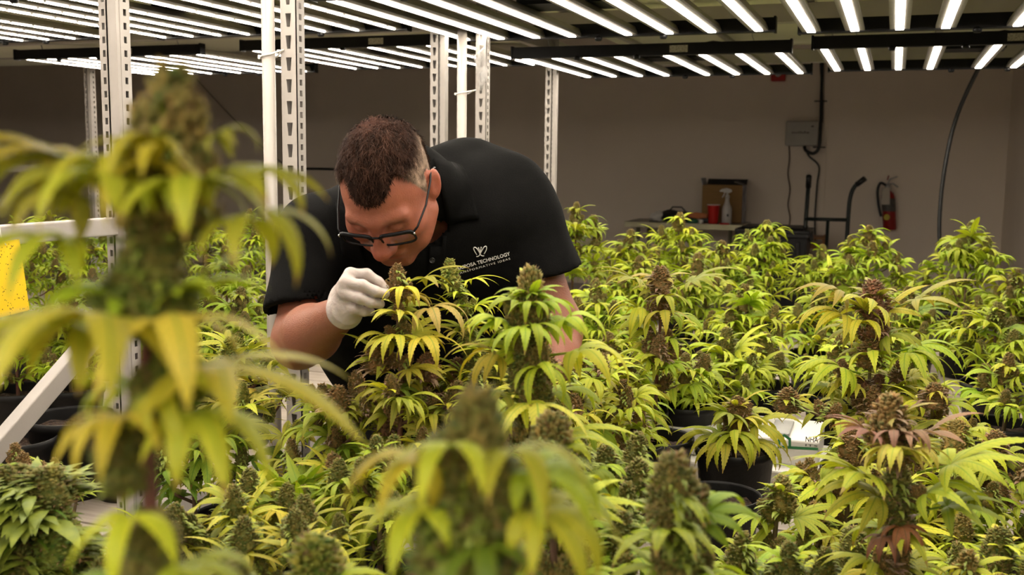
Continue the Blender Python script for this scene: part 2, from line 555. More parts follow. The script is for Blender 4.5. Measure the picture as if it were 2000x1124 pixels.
# ------------------------------------------------------------------ plant materials
def leaf_material():
    m, nt, b, out = new_mat('leaf')
    L = nt.links.new
    N = nt.nodes.new

    def math_(op, a, b_=None, c=None):
        n = N('ShaderNodeMath'); n.operation = op
        for i, v in enumerate((a, b_, c)):
            if v is None: continue
            if isinstance(v, (int, float)): n.inputs[i].default_value = v
            else: L(v, n.inputs[i])
        return n.outputs[0]
    oi = N('ShaderNodeObjectInfo')
    uv = N('ShaderNodeUVMap')
    sx = N('ShaderNodeSeparateXYZ'); L(uv.outputs[0], sx.inputs[0])
    u = math_('ABSOLUTE', math_('SUBTRACT', sx.outputs[0], 0.5))
    v = sx.outputs[1]
    # per-leaf shade
    hs = N('ShaderNodeHueSaturation')
    L(oi.outputs['Color'], hs.inputs['Color'])
    mr = N('ShaderNodeMapRange'); L(oi.outputs['Random'], mr.inputs[0])
    mr.inputs['To Min'].default_value = 0.478; mr.inputs['To Max'].default_value = 0.515
    L(mr.outputs[0], hs.inputs['Hue'])
    r2 = math_('FRACT', math_('MULTIPLY', oi.outputs['Random'], 17.31))
    mv = N('ShaderNodeMapRange'); L(r2, mv.inputs[0])
    mv.inputs['To Min'].default_value = 0.72; mv.inputs['To Max'].default_value = 1.18
    L(mv.outputs[0], hs.inputs['Value'])
    # midrib and side veins
    mid = math_('LESS_THAN', u, 0.045)
    sv = math_('FRACT', math_('MULTIPLY', math_('SUBTRACT', v, math_('MULTIPLY', u, 0.16)), 13.0))
    side = math_('MULTIPLY', math_('LESS_THAN', sv, 0.16), 0.45)
    vein = math_('MAXIMUM', mid, side)
    base_dark = N('ShaderNodeMixRGB'); base_dark.blend_type = 'MULTIPLY'
    base_dark.inputs[0].default_value = 1.0
    L(hs.outputs[0], base_dark.inputs[1]); base_dark.inputs[2].default_value = (0.40, 0.66, 0.55, 1)
    tc = N('ShaderNodeTexCoord')
    nz = N('ShaderNodeTexNoise'); nz.inputs['Scale'].default_value = 3.5; nz.inputs['Detail'].default_value = 3
    L(tc.outputs['Object'], nz.inputs['Vector'])
    # greener patches towards the leaf's heart on some leaves
    gp = math_('MULTIPLY', math_('MULTIPLY', math_('SUBTRACT', 1.0, v), 0.65), math_('GREATER_THAN', math_('FRACT', math_('MULTIPLY', oi.outputs['Random'], 7.7)), 0.45))
    f1 = math_('MINIMUM', math_('MAXIMUM', math_('MULTIPLY', vein, 0.8), gp), 1.0)
    mx = N('ShaderNodeMixRGB'); L(f1, mx.inputs[0]); L(hs.outputs[0], mx.inputs[1]); L(base_dark.outputs[0], mx.inputs[2])
    # dry brown tips on some leaves
    tipm = math_('MULTIPLY', math_('GREATER_THAN', math_('ADD', v, math_('MULTIPLY', nz.outputs['Fac'], 0.25)), 1.02), math_('GREATER_THAN', math_('FRACT', math_('MULTIPLY', oi.outputs['Random'], 3.3)), 0.55))
    mx2 = N('ShaderNodeMixRGB'); L(math_('MULTIPLY', tipm, 0.7), mx2.inputs[0]); L(mx.outputs[0], mx2.inputs[1])
    mx2.inputs[2].default_value = (0.30, 0.17, 0.06, 1)
    L(mx2.outputs[0], b.inputs['Base Color'])
    b.inputs['Roughness'].default_value = 0.55
    b.inputs['Specular IOR Level'].default_value = 0.3
    bp = N('ShaderNodeBump'); bp.inputs['Strength'].default_value = 0.35; bp.inputs['Distance'].default_value = 0.02
    L(math_('SUBTRACT', 1.0, vein), bp.inputs['Height']); L(bp.outputs[0], b.inputs['Normal'])
    tr = N('ShaderNodeBsdfTranslucent')
    br = N('ShaderNodeMixRGB'); br.blend_type = 'MULTIPLY'; br.inputs[0].default_value = 1
    L(mx2.outputs[0], br.inputs[1]); br.inputs[2].default_value = (1.15, 1.1, 0.5, 1)
    L(br.outputs[0], tr.inputs['Color'])
    ms = N('ShaderNodeMixShader'); ms.inputs[0].default_value = 0.28
    L(b.outputs[0], ms.inputs[1]); L(tr.outputs[0], ms.inputs[2]); L(ms.outputs[0], out.inputs['Surface'])
    return m


def bud_material():
    m, nt, b, out = new_mat('bud')
    L = nt.links.new
    oi = nt.nodes.new('ShaderNodeObjectInfo')
    tc = nt.nodes.new('ShaderNodeTexCoord')
    n = nt.nodes.new('ShaderNodeTexNoise'); n.inputs['Scale'].default_value = 9; n.inputs['Detail'].default_value = 3
    L(tc.outputs['Object'], n.inputs['Vector'])
    r = nt.nodes.new('ShaderNodeValToRGB')
    e = r.color_ramp.elements
    e[0].position = 0.3; e[0].color = (0.42, 0.72, 0.42, 1)
    e[1].position = 0.7; e[1].color = (1.75, 1.38, 1.1, 1)
    L(n.outputs['Fac'], r.inputs[0])
    x = nt.nodes.new('ShaderNodeMixRGB'); x.blend_type = 'MULTIPLY'; x.inputs[0].default_value = 1
    L(oi.outputs['Color'], x.inputs[1]); L(r.outputs[0], x.inputs[2])
    L(x.outputs[0], b.inputs['Base Color'])
    b.inputs['Roughness'].default_value = 0.7
    n2 = nt.nodes.new('ShaderNodeTexNoise'); n2.inputs['Scale'].default_value = 60
    L(tc.outputs['Object'], n2.inputs['Vector'])
    bp = nt.nodes.new('ShaderNodeBump'); bp.inputs['Strength'].default_value = 0.5; bp.inputs['Distance'].default_value = 0.02
    L(n2.outputs['Fac'], bp.inputs['Height']); L(bp.outputs[0], b.inputs['Normal'])
    return m


M['leaf'] = leaf_material()
M['bud'] = bud_material()
M['hair_pistil'] = pmat('pistil_hair', (0.38, 0.24, 0.10), (0.24, 0.12, 0.05), 8, 0.7)
M['sugar'] = pmat('sugar_leaf', (0.26, 0.31, 0.03), (0.13, 0.18, 0.022), 5, 0.6)
M['sugar_purple'] = pmat('sugar_leaf_purple', (0.26, 0.15, 0.10), (0.16, 0.12, 0.05), 5, 0.6)
M['stem'] = pmat('stem', (0.15, 0.12, 0.05), (0.11, 0.05, 0.035), 20, 0.6)
M['stem_red'] = pmat('stem_red', (0.16, 0.05, 0.04), (0.09, 0.06, 0.03), 14, 0.6)


class LB:
    """leaf-strip builder with uvs"""
    def __init__(self):
        self.v, self.f, self.uv, self.m = [], [], [], []

    def blade(self, org, d, length, half, up, droop, rise, n, fold, teeth, curl=0.0, mi=0, rng=None, twist=0.0, pw=(0.72, 1.2)):
        d = d.normalized()
        side0 = d.cross(up).normalized()
        p = org.copy()
        ns = 2 * n if teeth else n
        step = length / ns
        i0 = len(self.v)
        peak = max(((i / ns) ** pw[0]) * ((1 - i / ns) ** pw[1]) for i in range(ns + 1))
        for i in range(ns + 1):
            t = i / ns
            ang = rise - droop * (t ** 0.9)
            fwd = d * math.cos(ang) + up * math.sin(ang)
            nrm = up * math.cos(ang) - d * math.sin(ang)
            side = (side0 * math.cos(twist * t) + nrm * math.sin(twist * t)).normalized()
            side = (side + d * (curl * t)).normalized()
            w = half * ((t ** pw[0]) * ((1 - t) ** pw[1])) / peak
            e = 1.0
            fo = 0.0
            if teeth:
                if i % 2 == 1:
                    e = 1.05; fo = step * 0.6
                else:
                    e = 0.86
            self.v.append(p + side * (-w * e) - nrm * (fold * w) + fwd * fo)
            self.v.append(p.copy())
            self.v.append(p + side * (w * e) - nrm * (fold * w) + fwd * fo)
            self.uv += [(0.5 - 0.5 * e / 1.06, t), (0.5, t), (0.5 + 0.5 * e / 1.06, t)]
            p = p + fwd * step
        for i in range(ns):
            a = i0 + 3 * i
            self.f += [(a, a + 1, a + 4, a + 3), (a + 1, a + 2, a + 5, a + 4)]
            self.m += [mi, mi]

    def stick(self, a, b, r0, r1, mi=0, n=4):
        a, b = Vector(a), Vector(b)
        t = (b - a).normalized()
        s = t.cross(Vector((0, 0, 1)))
        if s.length < 1e-3: s = Vector((1, 0, 0))
        s.normalize(); w = t.cross(s)
        i0 = len(self.v)
        for (p, r) in ((a, r0), (b, r1)):
            for j in range(n):
                q = 2 * math.pi * j / n
                self.v.append(p + s * (r * math.cos(q)) + w * (r * math.sin(q)))
                self.uv.append((0.5, 0.02))
        for j in range(n):
            k = (j + 1) % n
            self.f.append((i0 + j, i0 + k, i0 + n + k, i0 + n + j)); self.m.append(mi)

    def mesh(self, name, mats, smooth=True):
        me = bpy.data.meshes.new(name)
        me.from_pydata([tuple(p) for p in self.v], [], self.f)
        for m in mats: me.materials.append(m)
        me.polygons.foreach_set('material_index', self.m)
        me.polygons.foreach_set('use_smooth', [smooth] * len(self.f))
        uvl = me.uv_layers.new(name='UVMap')
        li = np.zeros(len(me.loops), dtype=np.int32)
        me.loops.foreach_get('vertex_index', li)
        uvl.data.foreach_set('uv', np.array(self.uv, dtype=np.float32)[li].ravel())
        me.update()
        return me


def fan_leaf(seed, nl, droop, rise, n=9, spread=105, half=0.098, pet=0.34, fold=0.25, lift=0.0):
    """palmate leaf: petiole along +y from the origin, longest leaflet 1 unit"""
    rng = random.Random(seed)
    lb = LB()
    hub = Vector((0, pet * math.cos(lift), pet * math.sin(lift)))
    lb.stick((0, 0, 0), hub, 0.016, 0.011)
    for k in range(nl):
        a = (k - (nl - 1) / 2) / ((nl - 1) / 2)
        ang = math.radians(a * spread + rng.uniform(-7, 7))
        d = Vector((math.sin(ang), math.cos(ang), 0))
        ln = (1.0 - 0.42 * abs(a) ** 1.5) * rng.uniform(0.88, 1.08)
        lb.blade(hub, d, ln, half * (0.55 + 0.45 * ln) * rng.uniform(0.85, 1.1), Vector((0, 0, 1)), math.radians(droop) * rng.uniform(0.8, 1.25),
                 math.radians(rise) * rng.uniform(0.6, 1.3), n, fold, True, curl=rng.uniform(-0.12, 0.12), rng=rng, twist=rng.uniform(-0.5, 0.5))
    return lb.mesh('leaf', [M['leaf']])


LEAF = {
    'droop': [fan_leaf(10 + i, (7, 5, 7, 7, 5)[i], (132, 122, 146, 118, 138)[i], 34, 14, 98) for i in range(5)],
    'arch': [fan_leaf(30 + i, (7, 5, 7, 9)[i], (92, 84, 100, 80)[i], 26, 14, 105) for i in range(4)],
    'spread': [fan_leaf(50 + i, (7, 5, 5)[i], (45, 55, 38)[i], 14, 13, 110, 0.085) for i in range(3)],
    'fresh': [fan_leaf(70 + i, 7, (28, 22)[i], 22, 12, 105, 0.12) for i in range(2)],
    'narrow': [fan_leaf(90 + i, (5, 7, 5)[i], (70, 50, 95)[i], 18, 12, 100, 0.06) for i in range(3)],
    'hang': [fan_leaf(130 + i, (7, 5, 7, 7)[i], (140, 132, 152, 124)[i], 36, 9, 100, 0.082) for i in range(4)],
    'small': [fan_leaf(110 + i, (3, 5, 3)[i], (85, 105, 60)[i], 25, 6, 60, 0.11, 0.12) for i in range(3)],
}


def bud_mesh(seed, nc=190, sugar=24, hairs=190, purple=False, shape=1.0, leafy=0.42):
    rng = random.Random(seed)
    lb = LB()

    def prof(t):
        return 0.30 * (min(1.0, (t + 0.06) / 0.20) ** 0.6) * ((1 - t) ** (0.55 * shape) + 0.06)
    # core
    ring, seg = 9, 10
    i0 = len(lb.v)
    for i in range(ring + 1):
        t = i / ring
        for j in range(seg):
            a = 2 * math.pi * j / seg
            r = prof(t) * 0.88 * rng.uniform(0.8, 1.15)
            lb.v.append(Vector((r * math.cos(a), r * math.sin(a), t * 0.97))); lb.uv.append((0.2, 0.5))
    for i in range(ring):
        for j in range(seg):
            k = (j + 1) % seg
            lb.f.append((i0 + i * seg + j, i0 + i * seg + k, i0 + (i + 1) * seg + k, i0 + (i + 1) * seg + j)); lb.m.append(0)
    # calyxes in a spiral, swollen in whorled lumps
    for i in range(nc):
        t = ((i + 0.5) / nc)
        a = i * 2.39996 + rng.uniform(-0.3, 0.3)
        lump = 1 + 0.16 * math.sin(a * 2 + t * 9) + 0.10 * math.sin(t * 21 + seed)
        r = prof(t) * lump * rng.uniform(0.82, 1.05)
        out_ = Vector((math.cos(a), math.sin(a), 0))
        pos = out_ * r * 0.9 + Vector((0, 0, t * 0.96 + rng.uniform(-0.02, 0.02)))
        dr = (out_ * rng.uniform(0.5, 1.0) + Vector((0, 0, rng.uniform(0.35, 1.1)))).normalized()
        ln, wd = rng.uniform(0.075, 0.13), rng.uniform(0.028, 0.045)
        s = dr.cross(Vector((0, 0, 1))).normalized(); w = dr.cross(s)
        b0 = len(lb.v)
        lb.v.append(pos - dr * 0.02); lb.uv.append((0.2, 0.5))
        for j in range(5):
            q = 2 * math.pi * j / 5
            lb.v.append(pos + dr * (ln * 0.38) + (s * math.cos(q) + w * math.sin(q)) * wd); lb.uv.append((0.2, 0.5))
        lb.v.append(pos + dr * ln); lb.uv.append((0.2, 0.5))
        for j in range(5):
            k = (j + 1) % 5
            lb.f += [(b0, b0 + 1 + k, b0 + 1 + j), (b0 + 6, b0 + 1 + j, b0 + 1 + k)]
            lb.m += [0, 0]
    # pistil hairs
    for i in range(hairs):
        t = rng.random() ** 0.85
        a = rng.uniform(0, 6.283)
        r = prof(t)
        out_ = Vector((math.cos(a), math.sin(a), 0))
        p = out_ * r + Vector((0, 0, t * 0.97))
        d = (out_ * rng.uniform(0.4, 1) + Vector((rng.uniform(-.5, .5), rng.uniform(-.5, .5), rng.uniform(0.1, 1.2)))).normalized()
        s = d.cross(Vector((0, 0, 1))).normalized() * 0.0070
        q = p + d * rng.uniform(0.05, 0.09)
        d2 = (d + Vector((rng.uniform(-.8, .8), rng.uniform(-.8, .8), rng.uniform(-.6, .6)))).normalized()
        e = q + d2 * rng.uniform(0.03, 0.07)
        b0 = len(lb.v)
        lb.v += [p - s, p + s, q - s * 0.8, q + s * 0.8, e]
        lb.uv += [(0.5, 0.5)] * 5
        lb.f += [(b0, b0 + 1, b0 + 3, b0 + 2), (b0 + 2, b0 + 3, b0 + 4)]
        lb.m += [1, 1]
    # sugar leaves
    for i in range(sugar):
        t = (i + 0.5) / sugar * 0.80
        a = i * 2.39996 * 1.3 + rng.uniform(-0.4, 0.4)
        out_ = Vector((math.cos(a), math.sin(a), 0))
        p = out_ * prof(t) * 0.8 + Vector((0, 0, t * 0.95))
        ln = leafy * rng.uniform(0.6, 1.15) * (1.0 - 0.55 * t)
        lb.blade(p, out_, ln, ln * 0.115, Vector((0, 0, 1)), math.radians(rng.uniform(70, 150)), math.radians(rng.uniform(25, 65)), 5, 0.3, False, mi=2, rng=rng)
    return lb.mesh('bud', [M['bud'], M['hair_pistil'], M['sugar_purple'] if purple else M['sugar']])


BUD = {
    'green': [bud_mesh(1, shape=1.0, sugar=30, leafy=0.5), bud_mesh(2, shape=0.8, sugar=28, leafy=0.46), bud_mesh(3, shape=1.2, sugar=32, leafy=0.55)],
    'brown': [bud_mesh(4, purple=True, sugar=26, leafy=0.5), bud_mesh(5, purple=True, shape=0.85, sugar=24, leafy=0.46), bud_mesh(6, sugar=30, leafy=0.55)],
    'leafy': [bud_mesh(7, sugar=46, leafy=0.62, shape=0.8), bud_mesh(8, sugar=40, leafy=0.75)],
    'fat': [bud_mesh(9, nc=340, sugar=22, hairs=330, leafy=0.30, shape=0.95), bud_mesh(12, nc=320, sugar=26, hairs=330, leafy=0.34, shape=1.1)],
}


def pot_meshes(r=0.098, h=0.185):
    mb = MB()
    prof = [(r * 0.76, 0.0), (r * 0.80, 0.01), (r * 0.945, h - 0.022), (r * 0.985, h - 0.020), (r, h - 0.012), (r, h), (r * 0.965, h + 0.001), (r * 0.95, h - 0.006), (r * 0.935, h - 0.022), (r * 0.90, h - 0.05)]
    mb.lathe(prof, 36)
    mb.f = mb.f[:-1]; mb.m = mb.m[:-1]; mb.smooth = mb.smooth[:-1]
    pot = mb.mesh('pot', M['pot_plastic'])
    rng = random.Random(5)
    sb = MB()
    rings = 5
    sb.v.append((0, 0, h - 0.028))
    for i in range(1, rings + 1):
        rr = r * 0.93 * i / rings
        for j in range(20):
            a = 2 * math.pi * j / 20
            sb.v.append((rr * math.cos(a), rr * math.sin(a), h - 0.030 + rng.uniform(-0.006, 0.006)))
    for j in range(20):
        sb.f.append((0, 1 + j, 1 + (j + 1) % 20))
    for i in range(rings - 1):
        for j in range(20):
            a, b = 1 + i * 20 + j, 1 + i * 20 + (j + 1) % 20
            sb.f.append((a, a + 20, b + 20, b))
    sb.m = [0] * len(sb.f); sb.smooth = [False] * len(sb.f)
    return pot, sb.mesh('soil', M['soil'])


POT, SOIL = pot_meshes()
POT_H = 0.155

LIME = (0.43, 0.52, 0.030)
YLIME = (0.58, 0.53, 0.040)
PALE = (0.66, 0.56, 0.10)
GREEN = (0.14, 0.24, 0.020)
OLIVE = (0.36, 0.36, 0.04)
MAUVE = (0.34, 0.17, 0.115)
TAN = (0.46, 0.33, 0.12)
B_GREEN = (0.165, 0.17, 0.038)
B_BROWN = (0.20, 0.125, 0.048)
B_PURP = (0.19, 0.095, 0.058)
B_GOLD = (0.26, 0.20, 0.06)


def vmix(a, b, t):
    return tuple(x * (1 - t) + y * t for x, y in zip(a, b))


AVOID = []


def add_leaf(plant, p, az, elev, size, kind, color, rng, roll=0.0):
    for (c_, r_) in AVOID:
        for f_ in (0.35, 0.8, 1.2):
            if (Vector(p) + Vector((math.cos(az), math.sin(az), 0)) * size * f_ - c_).length < r_:
                return None
    me = rng.choice(LEAF[kind])
    o = bpy.data.objects.new('leaf', me)
    COL.objects.link(o)
    o.parent = plant
    # the leaf's +y looks outward along az (world angle)
    m = Matrix.Rotation(az - math.pi / 2, 4, 'Z') @ Matrix.Rotation(elev, 4, 'X') @ Matrix.Rotation(roll, 4, 'Y')
    o.matrix_basis = Matrix.Translation(Vector(p) - plant.location) @ m @ Matrix.Diagonal((size, size, size, 1))
    o.color = (*color, 1)
    return o


def add_bud(plant, p, direction, h, r, kind, color, rng):
    me = rng.choice(BUD[kind])
    o = bpy.data.objects.new('bud', me)
    COL.objects.link(o)
    o.parent = plant
    q = Vector(direction).normalized().to_track_quat('Z', 'Y').to_matrix().to_4x4()
    s = r / 0.30
    o.matrix_basis = Matrix.Translation(Vector(p) - plant.location) @ q @ Matrix.Rotation(rng.uniform(0, 6.28), 4, 'Z') @ Matrix.Diagonal((s, s, h, 1))
    o.color = (*color, 1)
    return o


def bez(pts, t):
    """smooth interpolation through points"""
    n = len(pts) - 1
    s = min(max(t * n, 0), n - 1e-6)
    i = int(s)
    f = s - i
    p0, p1, p2, p3 = pts[max(i - 1, 0)], pts[i], pts[i + 1], pts[min(i + 2, n)]
    return 0.5 * ((2 * p1) + (p2 - p0) * f + (2 * p0 - 5 * p1 + 4 * p2 - p3) * f * f + (3 * p1 - p0 - 3 * p2 + p3) * f ** 3)


def plant(label, top, seed, cola=(0.07, 0.018), step=0.05, spear=0.12, blen=0.20, brise=0.75, leaf=0.10, kinds=('droop', 'droop', 'arch'),
          tint=LIME, tint2=None, top_tint=None, bud='green', btint=B_GREEN, bud_h=0.045, tipleaves=4, low=0.10, lean=(0, 0), base_z=BENCH_Z,
          stem='stem', mid=(), extra=(), per_node=2, leafmul=1.0, group='potted plants in the grow room', node_bud=True, maxb=99, pot=True, bstart=None,
          top_leaves=True, sub=True, stem_r=0.006, sz=1.0):
    rng = random.Random(seed)
    cola = (cola[0] * sz, cola[1] * sz); step *= sz; spear *= sz; leaf *= sz; bud_h *= sz; stem_r *= sz
    top = Vector(top)
    base = Vector((top.x + lean[0], top.y + lean[1], base_z))
    t = thing('potted_plant', label, 'plant', base, group)
    if pot:
        link('pot', POT, t, (0, 0, 0))
        link('soil', SOIL, t, (0, 0, 0))
    soil = base + Vector((0, 0, POT_H - 0.01))
    pts = [soil, soil + (top - soil) * 0.35 + Vector((rng.uniform(-.01, .01), rng.uniform(-.01, .01), 0))] + [Vector(m) for m in mid] + [top - Vector((0, 0, cola[0] * 0.5))]
    if not mid:
        pts.insert(2, soil.lerp(top, 0.7) + Vector((rng.uniform(-.008, .008), rng.uniform(-.008, .008), 0)))
    tint2 = tint2 or vmix(tint, YLIME, 0.6)
    top_tint = top_tint or tint
    sm = MB()
    spine = [bez(pts, i / 24) for i in range(25)]
    sm.tube(spine, stem_r, 6, radii=[stem_r * (1.0 - 0.6 * i / 24) for i in range(25)])

    def spine_at(z):
        for a, b in zip(spine, spine[1:]):
            if a.z <= z <= b.z:
                return a.lerp(b, (z - a.z) / max(b.z - a.z, 1e-6))
        return spine[-1].copy() if z > spine[-1].z else spine[0].copy()

    def pick(D):
        c = vmix(tint, tint2, rng.random())
        if D < 0.10: c = vmix(top_tint, c, min(1, D / 0.10))
        return vmix(c, GREEN, max(0, rng.uniform(-0.6, 0.35)))
    ch, cr = cola
    add_bud(t, top - Vector((0, 0, ch)), Vector((rng.uniform(-.06, .06), rng.uniform(-.06, .06), 1)), ch, cr, bud, btint, rng)
    D = ch * 0.55
    az = rng.uniform(0, 6.28)
    bstart = spear if bstart is None else bstart
    nb = 0
    while True:
        z = top.z - D
        if z < soil.z + low: break
        p = spine_at(z)
        grow = min(1.0, 0.42 + D / (0.14 * sz))
        for s in range(per_node):
            a = az + 2 * math.pi * s / per_node + rng.uniform(-0.35, 0.35)
            o_ = Vector((math.cos(a), math.sin(a), 0))
            is_b = D > bstart and nb < maxb
            if top_leaves or D > ch * 1.2:
                kd = rng.choice(kinds) if D > 0.05 else 'small'
                add_leaf(t, p, a + rng.uniform(-.3, .3), math.radians(rng.uniform(5, 45) - 25 * min(1, D / 0.5)), leaf * grow * rng.uniform(0.75, 1.15) * leafmul, kd, pick(D), rng, rng.uniform(-.25, .25))
            if node_bud and (D < spear + 0.06 or rng.random() < 0.4) and D > ch * 0.8:
                add_bud(t, p + o_ * 0.004, o_ * 0.55 + Vector((0, 0, 0.8)), bud_h * rng.uniform(0.7, 1.0), bud_h * 0.30, bud, btint, rng)
            if is_b:
                nb += 1
                ln = min(blen, 0.06 + (D - bstart) * 0.55) * rng.uniform(0.75, 1.12)
                el = brise * rng.uniform(0.8, 1.25)
                tip = p + o_ * (ln * math.cos(el)) + Vector((0, 0, ln * math.sin(el)))
                ctrl = p + o_ * (ln * 0.6) + Vector((0, 0, ln * math.sin(el) * 0.25))
                br = [(p * (1 - f) ** 2 + ctrl * (2 * f * (1 - f)) + tip * f * f) for f in (0, .25, .5, .75, 1)]
                sm.tube(br, 0.003, 5, radii=[0.0034, 0.003, 0.0027, 0.0024, 0.002])
                bh = bud_h * rng.uniform(0.85, 1.35)
                bc = vmix(btint, B_GREEN, rng.uniform(0, 0.4))
                dn = (tip - ctrl).normalized() * 0.5 + Vector((0, 0, 0.9))
                add_bud(t, tip - Vector((0, 0, bh * 0.25)), dn, bh, bh * rng.uniform(0.30, 0.38), bud, bc, rng)
                a0 = rng.uniform(0, 6.28)
                for k in range(tipleaves):
                    aa = a0 + k * 2 * math.pi / tipleaves + rng.uniform(-.4, .4)
                    kd = rng.choice(kinds) if k else 'small'
                    add_leaf(t, tip - Vector((0, 0, bh * (0.22 + 0.22 * (k % 3)))), aa, math.radians(rng.uniform(5, 40)), leaf * rng.uniform(0.55, 0.95) * leafmul, kd, pick(D), rng, rng.uniform(-.3, .3))
                if sub and ln > 0.09:
                    q = br[2]
                    add_bud(t, q, o_ * 0.3 + Vector((0, 0, 1)), bh * 0.8, bh * 0.26, bud, bc, rng)
                    add_leaf(t, q, a + rng.choice((-1, 1)) * rng.uniform(0.6, 1.4), math.radians(rng.uniform(-10, 25)), leaf * rng.uniform(0.6, 0.95) * leafmul, rng.choice(kinds), pick(D), rng)
        az += math.pi / per_node + rng.uniform(-.2, .2) + 0.35
        D += step * (0.75 + 0.5 * min(1, D / 0.3)) * rng.uniform(0.85, 1.15)
    for (ep, adeg, elev, size, kd, col) in extra:
        dr = around(adeg)
        add_leaf(t, ep, math.atan2(dr.y, dr.x), math.radians(elev), size * sz, kd, col, rng)
    sm.build('stem', M[stem], t)
    return t


def extra_buds(t, items, kind, seed=1, sz=1.0):
    rng = random.Random(seed)
    for (p, h, r, col) in items:
        h, r = h * sz, r * sz
        add_bud(t, Vector(p) - Vector((0, 0, h / 2)), (rng.uniform(-.2, .2), rng.uniform(-.2, .2), 1), h, r, kind, col, rng)


# ------------------------------------------------------------------ nearest plants (out of focus)
d = 0.41
K = d / 0.62
t = plant('tall plant nearest the camera at left, thick cola, fully out of focus', at(312, 128, d), 101, cola=(0.105, 0.031), step=0.055, spear=0.5, leaf=0.075,
          kinds=('droop', 'arch'), tint=YLIME, tint2=LIME, bud='fat', btint=vmix(B_GOLD, B_GREEN, .35), bud_h=0.040, low=0.62, node_bud=False, top_leaves=False, mid=(at(290, 900, d), at(305, 560, d)), sz=K, stem_r=0.007, stem='stem_red',
          extra=[(at(285, 640, d), 250, 12, 0.125, 'droop', vmix(YLIME, PALE, 0.3)), (at(300, 705, d), 350, 0, 0.12, 'spread', YLIME), (at(290, 655, d), 185, 8, 0.120, 'arch', YLIME),
                 (at(300, 640, d), 300, 10, 0.11, 'droop', vmix(YLIME, PALE, 0.3)), (at(390, 285, d), 350, 25, 0.042, 'droop', OLIVE), (at(390, 350, d), 335, 10, 0.055, 'droop', OLIVE),
                 (at(230, 350, d), 178, 18, 0.105, 'arch', YLIME), (at(235, 335, d), 170, 10, 0.085, 'arch', OLIVE), (at(240, 470, d), 200, 0, 0.10, 'arch', LIME),
                 (at(420, 440, d), 325, 8, 0.085, 'droop', YLIME), (at(320, 350, d), 280, 15, 0.07, 'droop', YLIME), (at(285, 345, d), 240, 15, 0.07, 'droop', YLIME),
                 (at(300, 800, d), 335, 0, 0.09, 'droop', YLIME), (at(290, 800, d), 250, 0, 0.07, 'droop', YLIME), (at(270, 985, d), 280, 0, 0.07, 'droop', LIME), (at(290, 1090, d), 350, -5, 0.08, 'droop', LIME), (at(275, 1110, d), 210, -10, 0.06, 'droop', LIME), (at(328, 318, d), 262, 20, 0.068, 'droop', YLIME), (at(270, 370, d), 250, 10, 0.085, 'droop', YLIME), (at(365, 380, d), 288, 10, 0.085, 'droop', YLIME), (at(235, 400, d), 210, 10, 0.08, 'droop', OLIVE), (at(225, 370, d), 190, 20, 0.085, 'droop', OLIVE), (at(400, 370, d), 340, 15, 0.075, 'droop', YLIME), (at(300, 400, d), 300, 20, 0.06, 'droop', LIME)])
extra_buds(t, [(at(310, 360, d), 0.075, 0.028, vmix(B_GOLD, B_GREEN, .5)), (at(280, 565, d), 0.052, 0.030, vmix(B_GREEN, GREEN, .4)), (at(330, 590, d), 0.045, 0.022, vmix(B_GREEN, GREEN, .4)), (at(300, 480, d), 0.05, 0.02, B_GREEN),
               (at(330, 720, d), 0.05, 0.020, vmix(B_GREEN, GREEN, .5)), (at(255, 880, d), 0.055, 0.016, B_GREEN), (at(300, 790, d), 0.05, 0.015, B_GREEN), (at(290, 1085, d), 0.055, 0.021, B_GREEN)], 'fat', sz=K)
d = 0.44
K = d / 0.66
t = plant('broad blurred plant at bottom centre with wide arching leaves', at(928, 762, d), 102, cola=(0.10, 0.030), step=0.05, spear=0.4, leaf=0.06, top_leaves=False,
          kinds=('droop', 'arch'), tint=LIME, tint2=YLIME, bud='fat', btint=vmix(B_GREEN, B_GOLD, .3), bud_h=0.045, low=0.15, sz=K,
          extra=[(at(905, 900, d), 200, 6, 0.085, 'droop', YLIME), (at(950, 915, d), 345, 2, 0.085, 'droop', LIME), (at(905, 870, d), 255, 12, 0.075, 'droop', YLIME), (at(960, 880, d), 300, 12, 0.08, 'droop', YLIME),
                 (at(900, 970, d), 205, -5, 0.08, 'droop', LIME), (at(960, 980, d), 335, -5, 0.09, 'droop', YLIME), (at(930, 1040, d), 280, 0, 0.07, 'droop', GREEN)])
extra_buds(t, [(at(900, 930, d), 0.06, 0.030, B_GREEN), (at(960, 960, d), 0.06, 0.028, B_GREEN), (at(920, 1050, d), 0.07, 0.036, vmix(B_GREEN, GREEN, .4))], 'fat', sz=K)
d = 0.80
plant('blurred round cola top poking up at the bottom edge, left of centre', at(625, 1045, d), 103, cola=(0.07, 0.027), step=0.05, spear=0.4, leaf=0.08, tint=LIME, bud='fat', btint=vmix(B_GREEN, LIME, .25), low=0.15)
d = 0.70
plant('blurred green bud at the bottom edge under the tallest blurred plant', at(455, 1085, d), 113, cola=(0.06, 0.02), step=0.05, spear=0.4, leaf=0.08, tint=LIME, bud='green', btint=B_GREEN, low=0.15)
d = 0.98
t = plant('softly blurred cola right of the broad bottom-centre plant', at(1082, 808, d), 104, cola=(0.075, 0.025), step=0.05, spear=0.4, leaf=0.085, kinds=('droop', 'droop', 'arch'), tint=LIME, bud='fat', btint=vmix(B_GOLD, B_GREEN, .4), bud_h=0.05, low=0.12)
extra_buds(t, [(at(1070, 880, d), 0.05, 0.022, B_GREEN), (at(1095, 960, d), 0.05, 0.02, vmix(B_GREEN, GREEN, .4))], 'green')
d = 0.86
